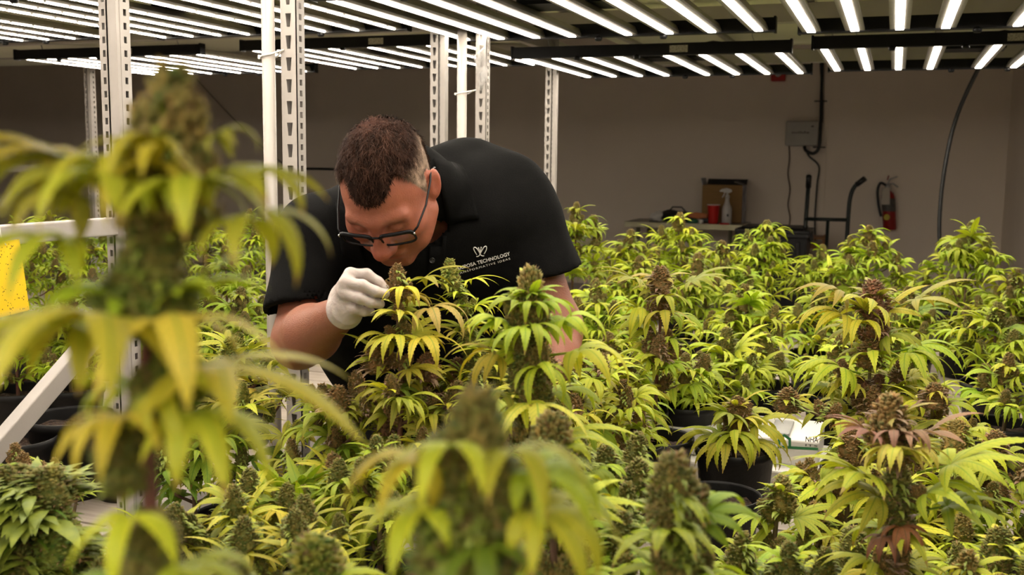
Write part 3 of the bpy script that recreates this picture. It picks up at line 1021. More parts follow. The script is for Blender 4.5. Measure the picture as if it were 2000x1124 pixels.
t = plant('blurred slim cola in front of the two black pots', at(1322, 888, d), 105, cola=(0.07, 0.024), step=0.05, spear=0.4, leaf=0.078, kinds=('droop', 'arch'), tint=vmix(LIME, GREEN, .2), bud='green', btint=vmix(B_GREEN, B_BROWN, .25), bud_h=0.05, low=0.15)
extra_buds(t, [(at(1310, 980, d), 0.05, 0.02, B_GREEN), (at(1335, 1050, d), 0.05, 0.02, vmix(B_GREEN, GREEN, .4))], 'green')
d = 1.22
t = plant('dense dark green bushy bud at the bottom left corner', at(62, 915, d), 106, cola=(0.06, 0.040), step=0.035, spear=0.14, leaf=0.07, kinds=('narrow', 'small', 'narrow'), tint=GREEN, tint2=(0.12, 0.22, 0.03), bud='leafy', btint=B_GREEN, bud_h=0.055, low=0.10, blen=0.12, leafmul=0.9)
extra_buds(t, [(at(30, 950, d), 0.05, 0.03, B_GREEN), (at(100, 950, d), 0.05, 0.028, B_GREEN), (at(62, 985, d), 0.07, 0.04, vmix(B_GREEN, GREEN, .3)), (at(20, 1040, d), 0.07, 0.035, vmix(B_GREEN, GREEN, .5)), (at(100, 1050, d), 0.07, 0.035, vmix(B_GREEN, GREEN, .5)), (at(60, 1090, d), 0.08, 0.04, vmix(B_GREEN, GREEN, .6))], 'leafy')
t = plant('low plant with small pointed buds right of the dark bushy bud', at(150, 1020, 1.35), 107, cola=(0.035, 0.011), step=0.05, spear=0.06, leaf=0.06, kinds=('narrow', 'spread'), tint=vmix(LIME, GREEN, .4), bud='green', btint=B_GREEN, bud_h=0.032, blen=0.14, low=0.10)
plant('small dark bud tip behind the dark bushy bud', at(48, 885, 1.5), 108, cola=(0.04, 0.014), step=0.05, spear=0.05, leaf=0.06, kinds=('narrow',), tint=vmix(LIME, GREEN, .4), bud='green', btint=B_BROWN, bud_h=0.03, blen=0.10, low=0.12)

# ------------------------------------------------------------------ plants by the man
AVOID += [(at(700, 572, 1.6), 0.052), (at(758, 460, 1.7), 0.10), (at(640, 640, 1.68), 0.05)]
d = 1.25
t = plant('tall upright cola in front of the man\'s bare left arm', at(1036, 522, d), 121, cola=(0.078, 0.0215), step=0.046, spear=0.30, leaf=0.092, kinds=('droop', 'droop', 'arch'), tint=LIME, tint2=YLIME, top_tint=vmix(LIME, GREEN, .3),
          bud='fat', btint=vmix(B_GOLD, B_GREEN, .35), bud_h=0.046, low=0.10, lean=(0.0, 0.0), bstart=0.26, blen=0.13, mid=(at(1045, 800, d), at(1035, 650, d)),
          extra=[(at(1036, 578, d), 20 + 72 * k_, 15, 0.046, 'small', vmix(LIME, GREEN, .3)) for k_ in range(5)] + [(at(1036, 600, d), 50 + 72 * k_, 15, 0.058, 'droop', vmix(LIME, GREEN, .2)) for k_ in range(5)] + [(at(1030, 640, d), 285, 10, 0.075, 'droop', LIME), (at(1040, 650, d), 245, 10, 0.080, 'droop', LIME), (at(1005, 640, d), 200, 20, 0.068, 'droop', LIME), (at(1060, 640, d), 345, 20, 0.085, 'droop', LIME),
                 (at(1012, 705, d), 195, 15, 0.08, 'droop', YLIME), (at(1070, 695, d), 350, 10, 0.11, 'droop', YLIME), (at(1020, 770, d), 205, 5, 0.085, 'droop', PALE), (at(1040, 785, d), 275, 5, 0.11, 'droop', vmix(LIME, PALE, .5))])
extra_buds(t, [(at(1035, 630, d), 0.06, 0.023, B_GREEN), (at(1040, 690, d), 0.05, 0.020, B_GREEN), (at(1030, 725, d), 0.05, 0.022, B_GREEN), (at(1050, 770, d), 0.05, 0.02, B_GREEN)], 'fat')

d = 1.615
t = plant('slender brownish plant the man holds and smells', at(776, 515, d), 122, cola=(0.042, 0.0155), step=0.044, spear=0.155, leaf=0.088, kinds=('droop', 'arch', 'droop'), tint=OLIVE, tint2=YLIME, top_tint=TAN, stem='stem_red',
          bud='brown', btint=B_BROWN, bud_h=0.036, low=0.12, blen=0.20, brise=0.40, tipleaves=5, bstart=0.20, leafmul=0.95, mid=(at(783, 780, d), at(778, 630, d)), maxb=15,
          extra=[(at(805, 665, d), 300, 10, 0.105, 'droop', YLIME), (at(790, 665, d), 255, 12, 0.095, 'droop', YLIME), (at(745, 625, d), 190, 22, 0.095, 'droop', YLIME), (at(800, 610, d), 335, 10, 0.11, 'droop', vmix(TAN, OLIVE, .5)),
                 (at(790, 565, d), 270, 8, 0.07, 'droop', YLIME), (at(800, 550, d), 345, 15, 0.075, 'arch', OLIVE), (at(760, 545, d), 195, 15, 0.07, 'droop', OLIVE)])
extra_buds(t, [(at(777, 565, d), 0.045, 0.0135, B_BROWN), (at(787, 650, d), 0.045, 0.015, vmix(B_GREEN, B_BROWN, .5)), (at(738, 700, d), 0.05, 0.024, B_BROWN), (at(835, 715, d), 0.045, 0.02, B_PURP), (at(655, 780, d), 0.045, 0.02, B_BROWN)], 'brown')
d = 1.66
t = plant('thin bright green spear with curled leaves before the shirt logo', at(880, 506, d), 123, cola=(0.050, 0.0165), step=0.036, spear=0.19, leaf=0.062, kinds=('narrow', 'narrow', 'spread'), tint=YLIME, tint2=LIME, top_tint=LIME,
          bud='green', btint=vmix(B_GREEN, LIME, .15), bud_h=0.032, low=0.12, blen=0.15, brise=0.45, bstart=0.20, tipleaves=5, mid=(at(925, 800, d), at(915, 640, d)), lean=(0.05, 0.0),
          extra=[(at(893, 552, d), 350, 12, 0.066, 'narrow', YLIME), (at(893, 560, d), 190, 12, 0.07, 'narrow', YLIME), (at(912, 600, d), 0, 10, 0.055, 'narrow', YLIME), (at(905, 600, d), 260, 10, 0.045, 'narrow', LIME), (at(915, 655, d), 185, 15, 0.06, 'narrow', PALE), (at(925, 680, d), 280, 5, 0.06, 'spread', YLIME)])
extra_buds(t, [(at(890, 555, d), 0.04, 0.014, B_GREEN), (at(905, 595, d), 0.038, 0.013, B_GREEN), (at(918, 655, d), 0.045, 0.016, B_GREEN), (at(926, 690, d), 0.04, 0.018, B_GREEN)], 'green')
plant('leafy brown-budded plant at the foot of the slotted post left of the man', at(655, 755, 1.72), 124, cola=(0.045, 0.020), step=0.05, spear=0.06, leaf=0.088, tint=OLIVE, tint2=LIME, bud='brown', btint=B_BROWN, bud_h=0.04, blen=0.15, low=0.08, stem='stem_red')
plant('green plant with small dense buds just below the held one', at(735, 850, 1.48), 125, cola=(0.045, 0.016), step=0.045, spear=0.06, leaf=0.078, kinds=('narrow', 'arch', 'droop'), tint=LIME, tint2=OLIVE, bud='green', btint=B_GREEN, bud_h=0.038, blen=0.14, low=0.08)
plant('lime plant with open leaves in front of the man\'s belly', at(960, 690, 1.62), 126, cola=(0.04, 0.017), step=0.045, spear=0.06, leaf=0.075, kinds=('narrow', 'spread', 'droop'), tint=YLIME, tint2=LIME, bud='green', btint=B_GREEN, bud_h=0.036, blen=0.16, low=0.08)
plant('brown-tipped plant between the held plant and the logo spear', at(845, 720, 1.70), 127, cola=(0.045, 0.019), step=0.05, spear=0.06, leaf=0.085, tint=OLIVE, tint2=YLIME, bud='brown', btint=B_PURP, bud_h=0.04, blen=0.15, low=0.08)
plant('short plant at the man\'s left elbow with brown bud', at(1128, 690, 1.78), 128, cola=(0.05, 0.020), step=0.045, spear=0.06, leaf=0.085, tint=YLIME, tint2=LIME, bud='brown', btint=B_BROWN, bud_h=0.042, blen=0.16, low=0.08)
plant('bushy lime plant below the upright cola', at(1180, 870, 1.35), 129, cola=(0.05, 0.020), step=0.045, spear=0.06, leaf=0.08, tint=LIME, tint2=GREEN, bud='green', btint=B_GREEN, bud_h=0.042, blen=0.15, low=0.06)

AVOID.clear()
# left of the man
d = 1.95
plant('pale yellow plant in front of the white pipe', at(462, 660, d), 131, cola=(0.05, 0.020), step=0.052, spear=0.05, leaf=0.105, kinds=('spread', 'narrow', 'arch'), tint=PALE, tint2=YLIME, top_tint=LIME, bud='green', btint=vmix(B_GREEN, LIME, .2), bud_h=0.042, blen=0.19, brise=0.6, low=0.06, stem='stem_red', lean=(0.0, 0.0))
plant('second pale yellow plant lower down beside the slotted post', at(565, 1010, 1.30), 132, cola=(0.05, 0.018), step=0.045, spear=0.05, leaf=0.075, kinds=('narrow', 'spread', 'narrow'), tint=YLIME, tint2=PALE, bud='green', btint=B_GREEN, bud_h=0.04, blen=0.13, low=0.08)
t = plant('fresh green plant with broad flat leaves at the foot of the post', at(600, 975, 1.55), 133, cola=(0.04, 0.015), step=0.055, spear=0.02, leaf=0.105, kinds=('fresh',), tint=vmix(LIME, GREEN, .35), tint2=LIME, bud='green', btint=B_GREEN, bud_h=0.035, blen=0.12, low=0.08)
plant('yellowish plant with narrow leaves near the bottom, left of the post', at(455, 955, 1.42), 134, cola=(0.045, 0.018), step=0.045, spear=0.05, leaf=0.085, kinds=('narrow', 'spread', 'arch'), tint=YLIME, tint2=PALE, bud='green', btint=B_GREEN, bud_h=0.042, blen=0.17, low=0.08, stem='stem_red')
plant('green plant half hidden behind the tallest blurred cola', at(370, 790, 1.85), 135, cola=(0.045, 0.018), step=0.05, spear=0.05, leaf=0.10, kinds=('arch', 'droop'), tint=vmix(LIME, GREEN, .5), tint2=GREEN, bud='green', btint=B_GREEN, bud_h=0.04, blen=0.16, low=0.06)
plant('shaggy yellow plant at the bottom left of centre', at(330, 1010, 1.4), 136, cola=(0.04, 0.016), step=0.045, spear=0.05, leaf=0.075, kinds=('narrow', 'spread'), tint=vmix(YLIME, GREEN, .2), tint2=YLIME, bud='green', btint=B_GREEN, bud_h=0.036, blen=0.16, low=0.08)

# ------------------------------------------------------------------ plants right of the man, on the far side of the aisle
d = 2.55
t = plant('tall brown-topped plant in the aisle row right of the man', at(1290, 520, d), 141, cola=(0.062, 0.030), step=0.062, spear=0.20, leaf=0.125, kinds=('droop', 'droop', 'arch'), tint=YLIME, tint2=LIME, top_tint=TAN, bud='brown', btint=B_BROWN, bud_h=0.058, low=0.10, blen=0.24, brise=0.5, tipleaves=5, bstart=0.22, stem='stem_red', maxb=12,
          extra=[(at(1290, 615, d), 270, 12, 0.13, 'droop', YLIME), (at(1270, 610, d), 215, 15, 0.12, 'droop', YLIME), (at(1320, 560, d), 350, 20, 0.12, 'arch', OLIVE), (at(1270, 560, d), 190, 20, 0.12, 'arch', OLIVE)])
extra_buds(t, [(at(1292, 575, d), 0.08, 0.028, B_BROWN), (at(1275, 675, d), 0.07, 0.03, B_BROWN), (at(1310, 680, d), 0.06, 0.028, B_BROWN)], 'brown')
d = 2.30
t = plant('big purplish-brown topped plant with wide drooping fans at right', at(1708, 548, d), 142, cola=(0.080, 0.036), step=0.060, spear=0.24, leaf=0.135, kinds=('droop', 'droop', 'arch'), tint=OLIVE, tint2=YLIME, top_tint=vmix(TAN, OLIVE, .4), bud='brown', btint=B_PURP, bud_h=0.058, low=0.08, blen=0.22, brise=0.5, tipleaves=4, bstart=0.24, maxb=12,
          extra=[(at(1735, 690, d), 345, 15, 0.15, 'droop', LIME), (at(1740, 695, d), 300, 10, 0.14, 'droop', LIME), (at(1680, 730, d), 195, 15, 0.15, 'droop', LIME), (at(1680, 630, d), 195, 18, 0.14, 'droop', YLIME), (at(1690, 635, d), 240, 12, 0.12, 'droop', YLIME),
                 (at(1750, 600, d), 0, 20, 0.14, 'arch', vmix(TAN, YLIME, .5)), (at(1670, 590, d), 185, 25, 0.13, 'arch', vmix(TAN, YLIME, .5))])
extra_buds(t, [(at(1712, 625, d), 0.09, 0.030, B_PURP), (at(1700, 690, d), 0.07, 0.032, B_BROWN), (at(1705, 785, d), 0.07, 0.03, B_BROWN)], 'brown')
d = 1.28
t = plant('softly blurred plant with mauve leaves under its cola, lower right', at(1745, 768, d), 143, cola=(0.075, 0.028), step=0.05, spear=0.5, leaf=0.088, kinds=('droop', 'arch', 'droop'), tint=vmix(LIME, OLIVE, .5), tint2=YLIME, top_tint=MAUVE, bud='brown', btint=vmix(B_GOLD, B_PURP, .35), bud_h=0.045, low=0.12, mid=(at(1762, 1000, d), at(1750, 880, d)),
          extra=[(at(1740, 850, d), 255, 20, 0.06, 'droop', MAUVE), (at(1755, 850, d), 290, 20, 0.06, 'droop', MAUVE), (at(1725, 860, d), 190, 25, 0.07, 'arch', MAUVE), (at(1775, 860, d), 350, 25, 0.07, 'arch', MAUVE), (at(1750, 880, d), 235, 15, 0.075, 'droop', PALE), (at(1760, 880, d), 300, 15, 0.06, 'droop', PALE),
                 (at(1790, 925, d), 345, 20, 0.12, 'arch', LIME), (at(1735, 945, d), 190, 18, 0.11, 'arch', LIME), (at(1790, 1000, d), 350, 15, 0.11, 'arch', vmix(LIME, GREEN, .4)), (at(1750, 1020, d), 265, 0, 0.06, 'droop', (0.24, 0.09, 0.035)), (at(1735, 1040, d), 240, 0, 0.06, 'droop', (0.22, 0.09, 0.04))])
extra_buds(t, [(at(1748, 840, d), 0.06, 0.024, vmix(B_GREEN, B_PURP, .4)), (at(1750, 950, d), 0.06, 0.022, B_GREEN), (at(1760, 1020, d), 0.05, 0.02, B_GREEN)], 'brown')
NEAR_R = [
    ('green plant with fresh cola under the house-logo box', (1527, 930, 1.62), dict(cola=(0.06, 0.024), tint=LIME, tint2=YLIME, bud='green', btint=vmix(B_GREEN, B_GOLD, .4), spear=0.14)),
    ('brown-budded plant left of the mauve-leaved one', (1665, 835, 1.75), dict(cola=(0.055, 0.024), tint=LIME, tint2=YLIME, bud='brown', btint=B_BROWN, spear=0.12)),
    ('plant with gold bud right of the mauve-leaved one', (1872, 822, 1.75), dict(cola=(0.055, 0.024), tint=YLIME, tint2=LIME, bud='green', btint=B_GOLD, spear=0.14)),
    ('brown-budded plant near the right edge at pot height', (1945, 842, 1.85), dict(cola=(0.055, 0.026), tint=OLIVE, tint2=LIME, bud='brown', btint=B_BROWN, spear=0.10)),
    ('yellow-green plant in the bottom right corner', (1952, 1030, 1.50), dict(cola=(0.055, 0.022), tint=YLIME, tint2=LIME, bud='green', btint=B_GREEN, spear=0.10)),
    ('small gold bud at the bottom edge right of the mauve-leaved plant', (1893, 1075, 1.35), dict(cola=(0.05, 0.020), tint=YLIME, tint2=LIME, bud='green', btint=B_GOLD, spear=0.10)),
    ('small bud plant at the bottom edge left of the mauve-leaved plant', (1672, 1032, 1.50), dict(cola=(0.055, 0.022), tint=LIME, tint2=YLIME, bud='green', btint=B_GREEN, spear=0.10)),
    ('dark green plant at the bottom edge below the two black pots', (1450, 1040, 1.40), dict(cola=(0.05, 0.020), tint=vmix(LIME, GREEN, .3), tint2=LIME, bud='green', btint=B_GREEN, spear=0.08)),
    ('lime plant at the bottom edge between pots and green cola', (1545, 1060, 1.30), dict(cola=(0.05, 0.018), tint=LIME, tint2=YLIME, bud='green', btint=B_GREEN, spear=0.08)),
    ('brown bud on a wiry branch above the house-logo box', (1540, 758, 2.05), dict(cola=(0.050, 0.026), tint=YLIME, tint2=OLIVE, bud='brown', btint=B_BROWN, spear=0.16, base_y=0.25, base_x=0.30)),
    ('brown-budded plant above the right end of the benches', (1828, 748, 2.1), dict(cola=(0.055, 0.026), tint=YLIME, tint2=LIME, bud='brown', btint=B_BROWN, spear=0.14, base_y=0.40)),
    ('green bushy plant behind the blurred slim cola', (1215, 1000, 1.15), dict(cola=(0.045, 0.018), tint=vmix(LIME, GREEN, .2), tint2=LIME, bud='green', btint=B_GREEN, spear=0.08)),
    ('yellow-fanned plant with brown bud over the front pots', (1440, 775, 2.50), dict(per_node=4, step=0.036, cola=(0.055, 0.026), tint=YLIME, tint2=OLIVE, bud='brown', btint=B_BROWN, spear=0.16)),
    ('brown-budded plant left of the tall aisle plant', (1222, 742, 2.52), dict(per_node=4, step=0.04, cola=(0.062, 0.034), tint=YLIME, tint2=LIME, bud='brown', btint=B_BROWN, spear=0.16)),
]
for k, (lab, (px, py, dd), kw) in enumerate(NEAR_R):
    kw = dict(kw)
    by = kw.pop('base_y', 0.0); bx = kw.pop('base_x', 0.0)
    st = kw.pop('step', 0.055)
    plant(lab, at(px, py, dd), 160 + k, step=st, leaf=0.05 + 0.032 * dd, kinds=('droop', 'droop', 'arch'), bud_h=0.035 + 0.008 * dd, blen=0.15, brise=0.6, tipleaves=4, low=0.02, lean=(bx, by), maxb=18, **kw)

# ------------------------------------------------------------------ plants at the back
BUSH = dict(step=0.066, leaf=0.125, kinds=('hang', 'hang', 'arch'), bud='green', bud_h=0.052, tipleaves=5, low=0.02, brise=0.50, spear=0.06, bstart=0.10, blen=0.22, per_node=3, sub=False)
BACK_R = [
    ('back plant beside the man\'s left sleeve, tallest bud there', (1125, 395, 4.3)),
    ('back plant left of the table, bud below tabletop corner', (1232, 448, 4.6)),
    ('back plant whose thin top rises in front of the folding table', (1328, 415, 4.9)),
    ('back plant standing in front of the black tote', (1498, 430, 4.7)),
    ('back plant right of the hand truck, broad and tall', (1698, 440, 4.4)),
    ('tall back plant right of the hanging black cable', (1895, 434, 4.2)),
    ('back plant at the right edge, lower than its neighbour', (1985, 525, 3.9)),
    ('middle row plant just right of the man\'s arm', (1165, 545, 3.5)),
    ('middle row plant behind the tall aisle plant', (1365, 495, 4.0)),
    ('middle row plant right of the tall aisle plant', (1455, 555, 3.45)),
    ('back plant below the hand truck crossbar', (1608, 478, 5.0)),
    ('middle row plant left of the purplish topped plant', (1600, 560, 3.75)),
    ('middle row plant right of the purplish topped plant', (1775, 560, 3.7)),
    ('back plant between the tall aisle plant and sleeve', (1250, 500, 4.0)),
    ('middle row plant at the right edge over its black pot', (1950, 590, 3.25)),
    ('back plant behind the row, under the table leg', (1412, 470, 4.5)),
    ('middle row plant low beside the right-hand pots', (1870, 560, 4.9)),
    ('low middle row plant between tall aisle plant and gap', (1420, 640, 3.05)),
    ('low middle row plant right of the man\'s forearm', (1190, 650, 3.0)),
    ('low middle row plant under the tall aisle plant', (1300, 640, 3.1)),
    ('low plant left of the front black pot', (1340, 690, 2.95)),
    ('low plant over the left end of the logo box', (1240, 690, 2.85)),
    ('low plant left of the floor gap', (1495, 650, 3.2)),
    ('low plant behind the purplish topped plant, left side', (1640, 655, 3.1)),
    ('low plant behind the purplish topped plant, right side', (1745, 640, 3.0)),
    ('low plant in front of the right-hand pots', (1970, 690, 2.75)),
    ('small plant crowded behind the man\'s left forearm', (1130, 590, 3.9)),
]
for k, (lab, (px, py, dd)) in enumerate(BACK_R):
    rng = random.Random(900 + k)
    plant(lab, at(px, py, dd), 200 + k, cola=(rng.uniform(.055, .07), rng.uniform(.022, .027)), tint=vmix(LIME, YLIME, rng.uniform(0, .45)), tint2=vmix(LIME, GREEN, rng.uniform(0, .25)),
          btint=vmix(B_GREEN, B_BROWN, rng.uniform(0.1, .7)), stem='stem_red' if k % 3 == 0 else 'stem', group='potted plants in the back rows', **BUSH)
BACK_L = [
    ('left rack plant behind the yellow sticky card', (35, 425, 3.9)),
    ('left rack plant peeking over the white side rail', (95, 412, 4.4)),
    ('left rack plant behind the wide slotted post', (205, 440, 4.0)),
    ('left rack plant seen right of the blurred cola', (395, 415, 4.6)),
    ('left rack plant in the middle of the left canopy', (300, 430, 4.4)),
    ('left rack plant touching the white pipe', (488, 408, 4.3)),
    ('left rack plant low beneath the yellow card', (25, 560, 3.0)),
    ('left rack plant over the large black pot', (130, 560, 3.05)),
    ('left rack plant between the slotted post and pipe, upper', (440, 480, 3.7)),
    ('left rack plant between the slotted post and pipe, lower', (410, 560, 3.1)),
    ('left rack plant right behind the wide slotted post, lower', (300, 560, 3.15)),
    ('left rack plant low behind the white pipe', (470, 560, 3.1)),
    ('left rack plant between slotted post and man\'s elbow', (600, 560, 4.4)),
]
for k, (lab, (px, py, dd)) in enumerate(BACK_L):
    rng = random.Random(950 + k)
    plant(lab, at(px, py, dd), 300 + k, cola=(rng.uniform(.05, .062), rng.uniform(.02, .025)), tint=vmix(LIME, GREEN, rng.uniform(0, .2)), tint2=vmix(LIME, GREEN, rng.uniform(0.0, .4)),
          btint=vmix(B_GREEN, B_PURP, rng.uniform(0.2, .6)), stem='stem_red' if k % 2 == 0 else 'stem', group='potted plants on the left rack', **{**BUSH, 'leaf': 0.105, 'bud_h': 0.045})

# ------------------------------------------------------------------ implicit-surface modelling
def grid_pts(lo, hi, h):
    ax = [np.arange(lo[i], hi[i] + h, h, dtype=np.float32) for i in range(3)]
    G = np.meshgrid(*ax, indexing='ij')
    return np.stack([g.ravel() for g in G], axis=1), tuple(len(a) for a in ax)


def A3(v): return np.array([v[0], v[1], v[2]], dtype=np.float32)


def sd_cap(P, a, b, ra, rb):
    a, b = A3(a), A3(b)
    ba = b - a
    pa = P - a
    t = np.clip(pa @ ba / float(ba @ ba), 0, 1)
    return np.linalg.norm(pa - t[:, None] * ba, axis=1) - (ra + (rb - ra) * t)


def sd_ell(P, c, r, R=None):
    q = P - A3(c)
    if R is not None: q = q @ np.array(R, dtype=np.float32)
    r = A3(r)
    k0 = np.linalg.norm(q / r, axis=1)
    k1 = np.linalg.norm(q / (r * r), axis=1)
    return k0 * (k0 - 1.0) / np.maximum(k1, 1e-6)


def smin(a, b, k):
    h = np.maximum(k - np.abs(a - b), 0) / k
    return np.minimum(a, b) - h * h * k * 0.25


def smax(a, b, k): return -smin(-a, -b, k)


def surface(fn, lo, hi, h):
    """naive surface nets of fn(P) < 0 on a regular grid"""
    P, (nx, ny, nz) = grid_pts(lo, hi, h)
    Fv = fn(P).reshape(nx, ny, nz).astype(np.float32)
    ins = Fv < 0
    c = np.zeros((nx - 1, ny - 1, nz - 1), dtype=np.int8)
    for i in (0, 1):
        for j in (0, 1):
            for k in (0, 1):
                c += ins[i:nx - 1 + i, j:ny - 1 + j, k:nz - 1 + k]
    act = (c > 0) & (c < 8)
    idx = np.argwhere(act)
    vid = np.full(act.shape, -1, dtype=np.int64)
    vid[act] = np.arange(len(idx))
    acc = np.zeros((len(idx), 3)); cnt = np.zeros(len(idx))
    corners = [(i, j, k) for i in (0, 1) for j in (0, 1) for k in (0, 1)]
    for a in corners:
        for b in corners:
            if sum(abs(x - y) for x, y in zip(a, b)) == 1 and a < b:
                fa = Fv[idx[:, 0] + a[0], idx[:, 1] + a[1], idx[:, 2] + a[2]]
                fb = Fv[idx[:, 0] + b[0], idx[:, 1] + b[1], idx[:, 2] + b[2]]
                m = (fa < 0) != (fb < 0)
                t = fa[m] / (fa[m] - fb[m])
                acc[m] += np.array(a) + t[:, None] * (np.array(b) - np.array(a))
                cnt[m] += 1
    V = (idx + acc / cnt[:, None]) * h + np.array(lo)
    Q = []
    for axis in range(3):
        sl0 = [slice(None)] * 3; sl1 = [slice(None)] * 3
        sl0[axis] = slice(0, -1); sl1[axis] = slice(1, None)
        s0, s1 = ins[tuple(sl0)], ins[tuple(sl1)]
        e = np.argwhere(s0 != s1)
        o1, o2 = [(1, 2), (2, 0), (0, 1)][axis]
        ok = (e[:, o1] > 0) & (e[:, o2] > 0) & (e[:, o1] < act.shape[o1]) & (e[:, o2] < act.shape[o2])
        e = e[ok]
        flip = s0[e[:, 0], e[:, 1], e[:, 2]]
        def cell(d1, d2):
            q = e.copy(); q[:, o1] -= d1; q[:, o2] -= d2
            return vid[q[:, 0], q[:, 1], q[:, 2]]
        quad = np.stack([cell(1, 1), cell(0, 1), cell(0, 0), cell(1, 0)], axis=1)
        quad[~flip] = quad[~flip][:, ::-1]
        Q.append(quad)
    return V, np.concatenate(Q)


def np_mesh(name, V, Q, mats, attr=None):
    me = bpy.data.meshes.new(name)
    me.from_pydata(V.tolist(), [], Q.tolist())
    for m in mats: me.materials.append(m)
    me.polygons.foreach_set('use_smooth', [True] * len(me.polygons))
    if attr is not None:
        ca = me.color_attributes.new('tone', 'FLOAT_COLOR', 'POINT')
        ca.data.foreach_set('color', np.concatenate([attr, np.ones((len(attr), 1))], axis=1).astype(np.float32).ravel())
    me.update()
    return me


def tone_mat(name, rough=0.5, sss=0.0, bump=0.0, bscale=300, spec=0.4, sheen=0.0):
    m, nt, b, out = new_mat(name)
    at_ = nt.nodes.new('ShaderNodeAttribute'); at_.attribute_name = 'tone'
    tc = nt.nodes.new('ShaderNodeTexCoord')
    n = nt.nodes.new('ShaderNodeTexNoise'); n.inputs['Scale'].default_value = bscale * 0.2; n.inputs['Detail'].default_value = 5
    nt.links.new(tc.outputs['Object'], n.inputs['Vector'])
    mr = nt.nodes.new('ShaderNodeMapRange'); mr.inputs['To Min'].default_value = 0.86; mr.inputs['To Max'].default_value = 1.12
    nt.links.new(n.outputs['Fac'], mr.inputs[0])
    x = nt.nodes.new('ShaderNodeVectorMath'); x.operation = 'SCALE'
    nt.links.new(at_.outputs['Color'], x.inputs[0]); nt.links.new(mr.outputs[0], x.inputs['Scale'])
    nt.links.new(x.outputs[0], b.inputs['Base Color'])
    b.inputs['Roughness'].default_value = rough
    b.inputs['Specular IOR Level'].default_value = spec
    if sss:
        b.inputs['Subsurface Weight'].default_value = sss
        b.inputs['Subsurface Radius'].default_value = (0.012, 0.004, 0.002)
        b.inputs['Subsurface Scale'].default_value = 0.6
    if bump:
        n2 = nt.nodes.new('ShaderNodeTexNoise'); n2.inputs['Scale'].default_value = bscale; n2.inputs['Detail'].default_value = 4
        nt.links.new(tc.outputs['Object'], n2.inputs['Vector'])
        bp = nt.nodes.new('ShaderNodeBump'); bp.inputs['Strength'].default_value = bump; bp.inputs['Distance'].default_value = 0.004
        nt.links.new(n2.outputs['Fac'], bp.inputs['Height']); nt.links.new(bp.outputs[0], b.inputs['Normal'])
    return m


M['skin'] = tone_mat('skin', 0.48, 0.25, 0.25, 420)
M['hair'] = tone_mat('hair', 0.7, 0, 0.6, 500, 0.08)
M['shirt'] = pmat('black_cloth', (0.0040, 0.0039, 0.0038), (0.0028, 0.0028, 0.0027), 60, 0.8, bump=0.25, bscale=600, spec=0.06)
M['trousers'] = pmat('black_trousers', (0.012, 0.012, 0.013), None, 60, 0.8, bump=0.25, bscale=500, spec=0.2)
M['glove'] = pmat('latex_glove', (0.46, 0.40, 0.372), (0.42, 0.36, 0.335), 30, 0.42, bump=0.25, bscale=90, **{'Subsurface Weight': 0.15, 'Subsurface Scale': 0.005})
M['shoe'] = pmat('shoe_leather', (0.015, 0.013, 0.012), None, 20, 0.5)
M['glasses'] = pmat('glasses_acetate', (0.005, 0.005, 0.006), None, 20, 0.25, spec=0.15)
M['logo'] = pmat('logo_thread', (0.70, 0.68, 0.66), (0.60, 0.58, 0.56), 200, 0.7)
M['chrome'] = pmat('snap_chrome', (0.45, 0.44, 0.42), None, 20, 0.25, 0.9)


def lens_mat():
    m, nt, b, out = new_mat('spectacle_lens')
    tr = nt.nodes.new('ShaderNodeBsdfTransparent'); tr.inputs[0].default_value = (0.94, 0.95, 0.95, 1)
    gl = nt.nodes.new('ShaderNodeBsdfGlossy'); gl.inputs['Roughness'].default_value = 0.03
    fr = nt.nodes.new('ShaderNodeFresnel'); fr.inputs[0].default_value = 1.5
    mx = nt.nodes.new('ShaderNodeMixShader')
    nt.links.new(fr.outputs[0], mx.inputs[0]); nt.links.new(tr.outputs[0], mx.inputs[1]); nt.links.new(gl.outputs[0], mx.inputs[2])
    nt.links.new(mx.outputs[0], out.inputs['Surface'])
    return m


M['lens'] = lens_mat()

# ------------------------------------------------------------------ the man
HEAD_C = at(757, 371, 1.735)
HS = 0.95
BASIS = Matrix((R0, FH, Vector((0, 0, 1)))).transposed()
HR = BASIS @ Matrix.Rotation(math.radians(-9), 3, 'Z') @ Matrix.Rotation(math.radians(51), 3, 'X') @ Matrix.Rotation(math.radians(-5), 3, 'Y')


def HW(v):  # head frame -> world
    return HEAD_C + (HR @ Vector(v)) * HS


SH_R, SH_L = at(618, 462, 1.90), at(1002, 408, 1.99)
EL_R, WR_R = at(584, 668, 1.80), at(672, 608, 1.62)
EL_L, WR_L = at(1088, 640, 1.99), at(1078, 830, 1.84)
NECK_B = at(842, 392, 1.93)
CHEST = at(815, 470, 2.02)
BELLY = at(820, 650, 2.20)
HIP = at(822, 690, 2.40)
feet_c = Vector((HIP.x, HIP.y, 0)) + FH * 0.02
man = thing('person', 'man in black work shirt and glasses bending to smell a plant', 'person', (feet_c.x, feet_c.y, 0))


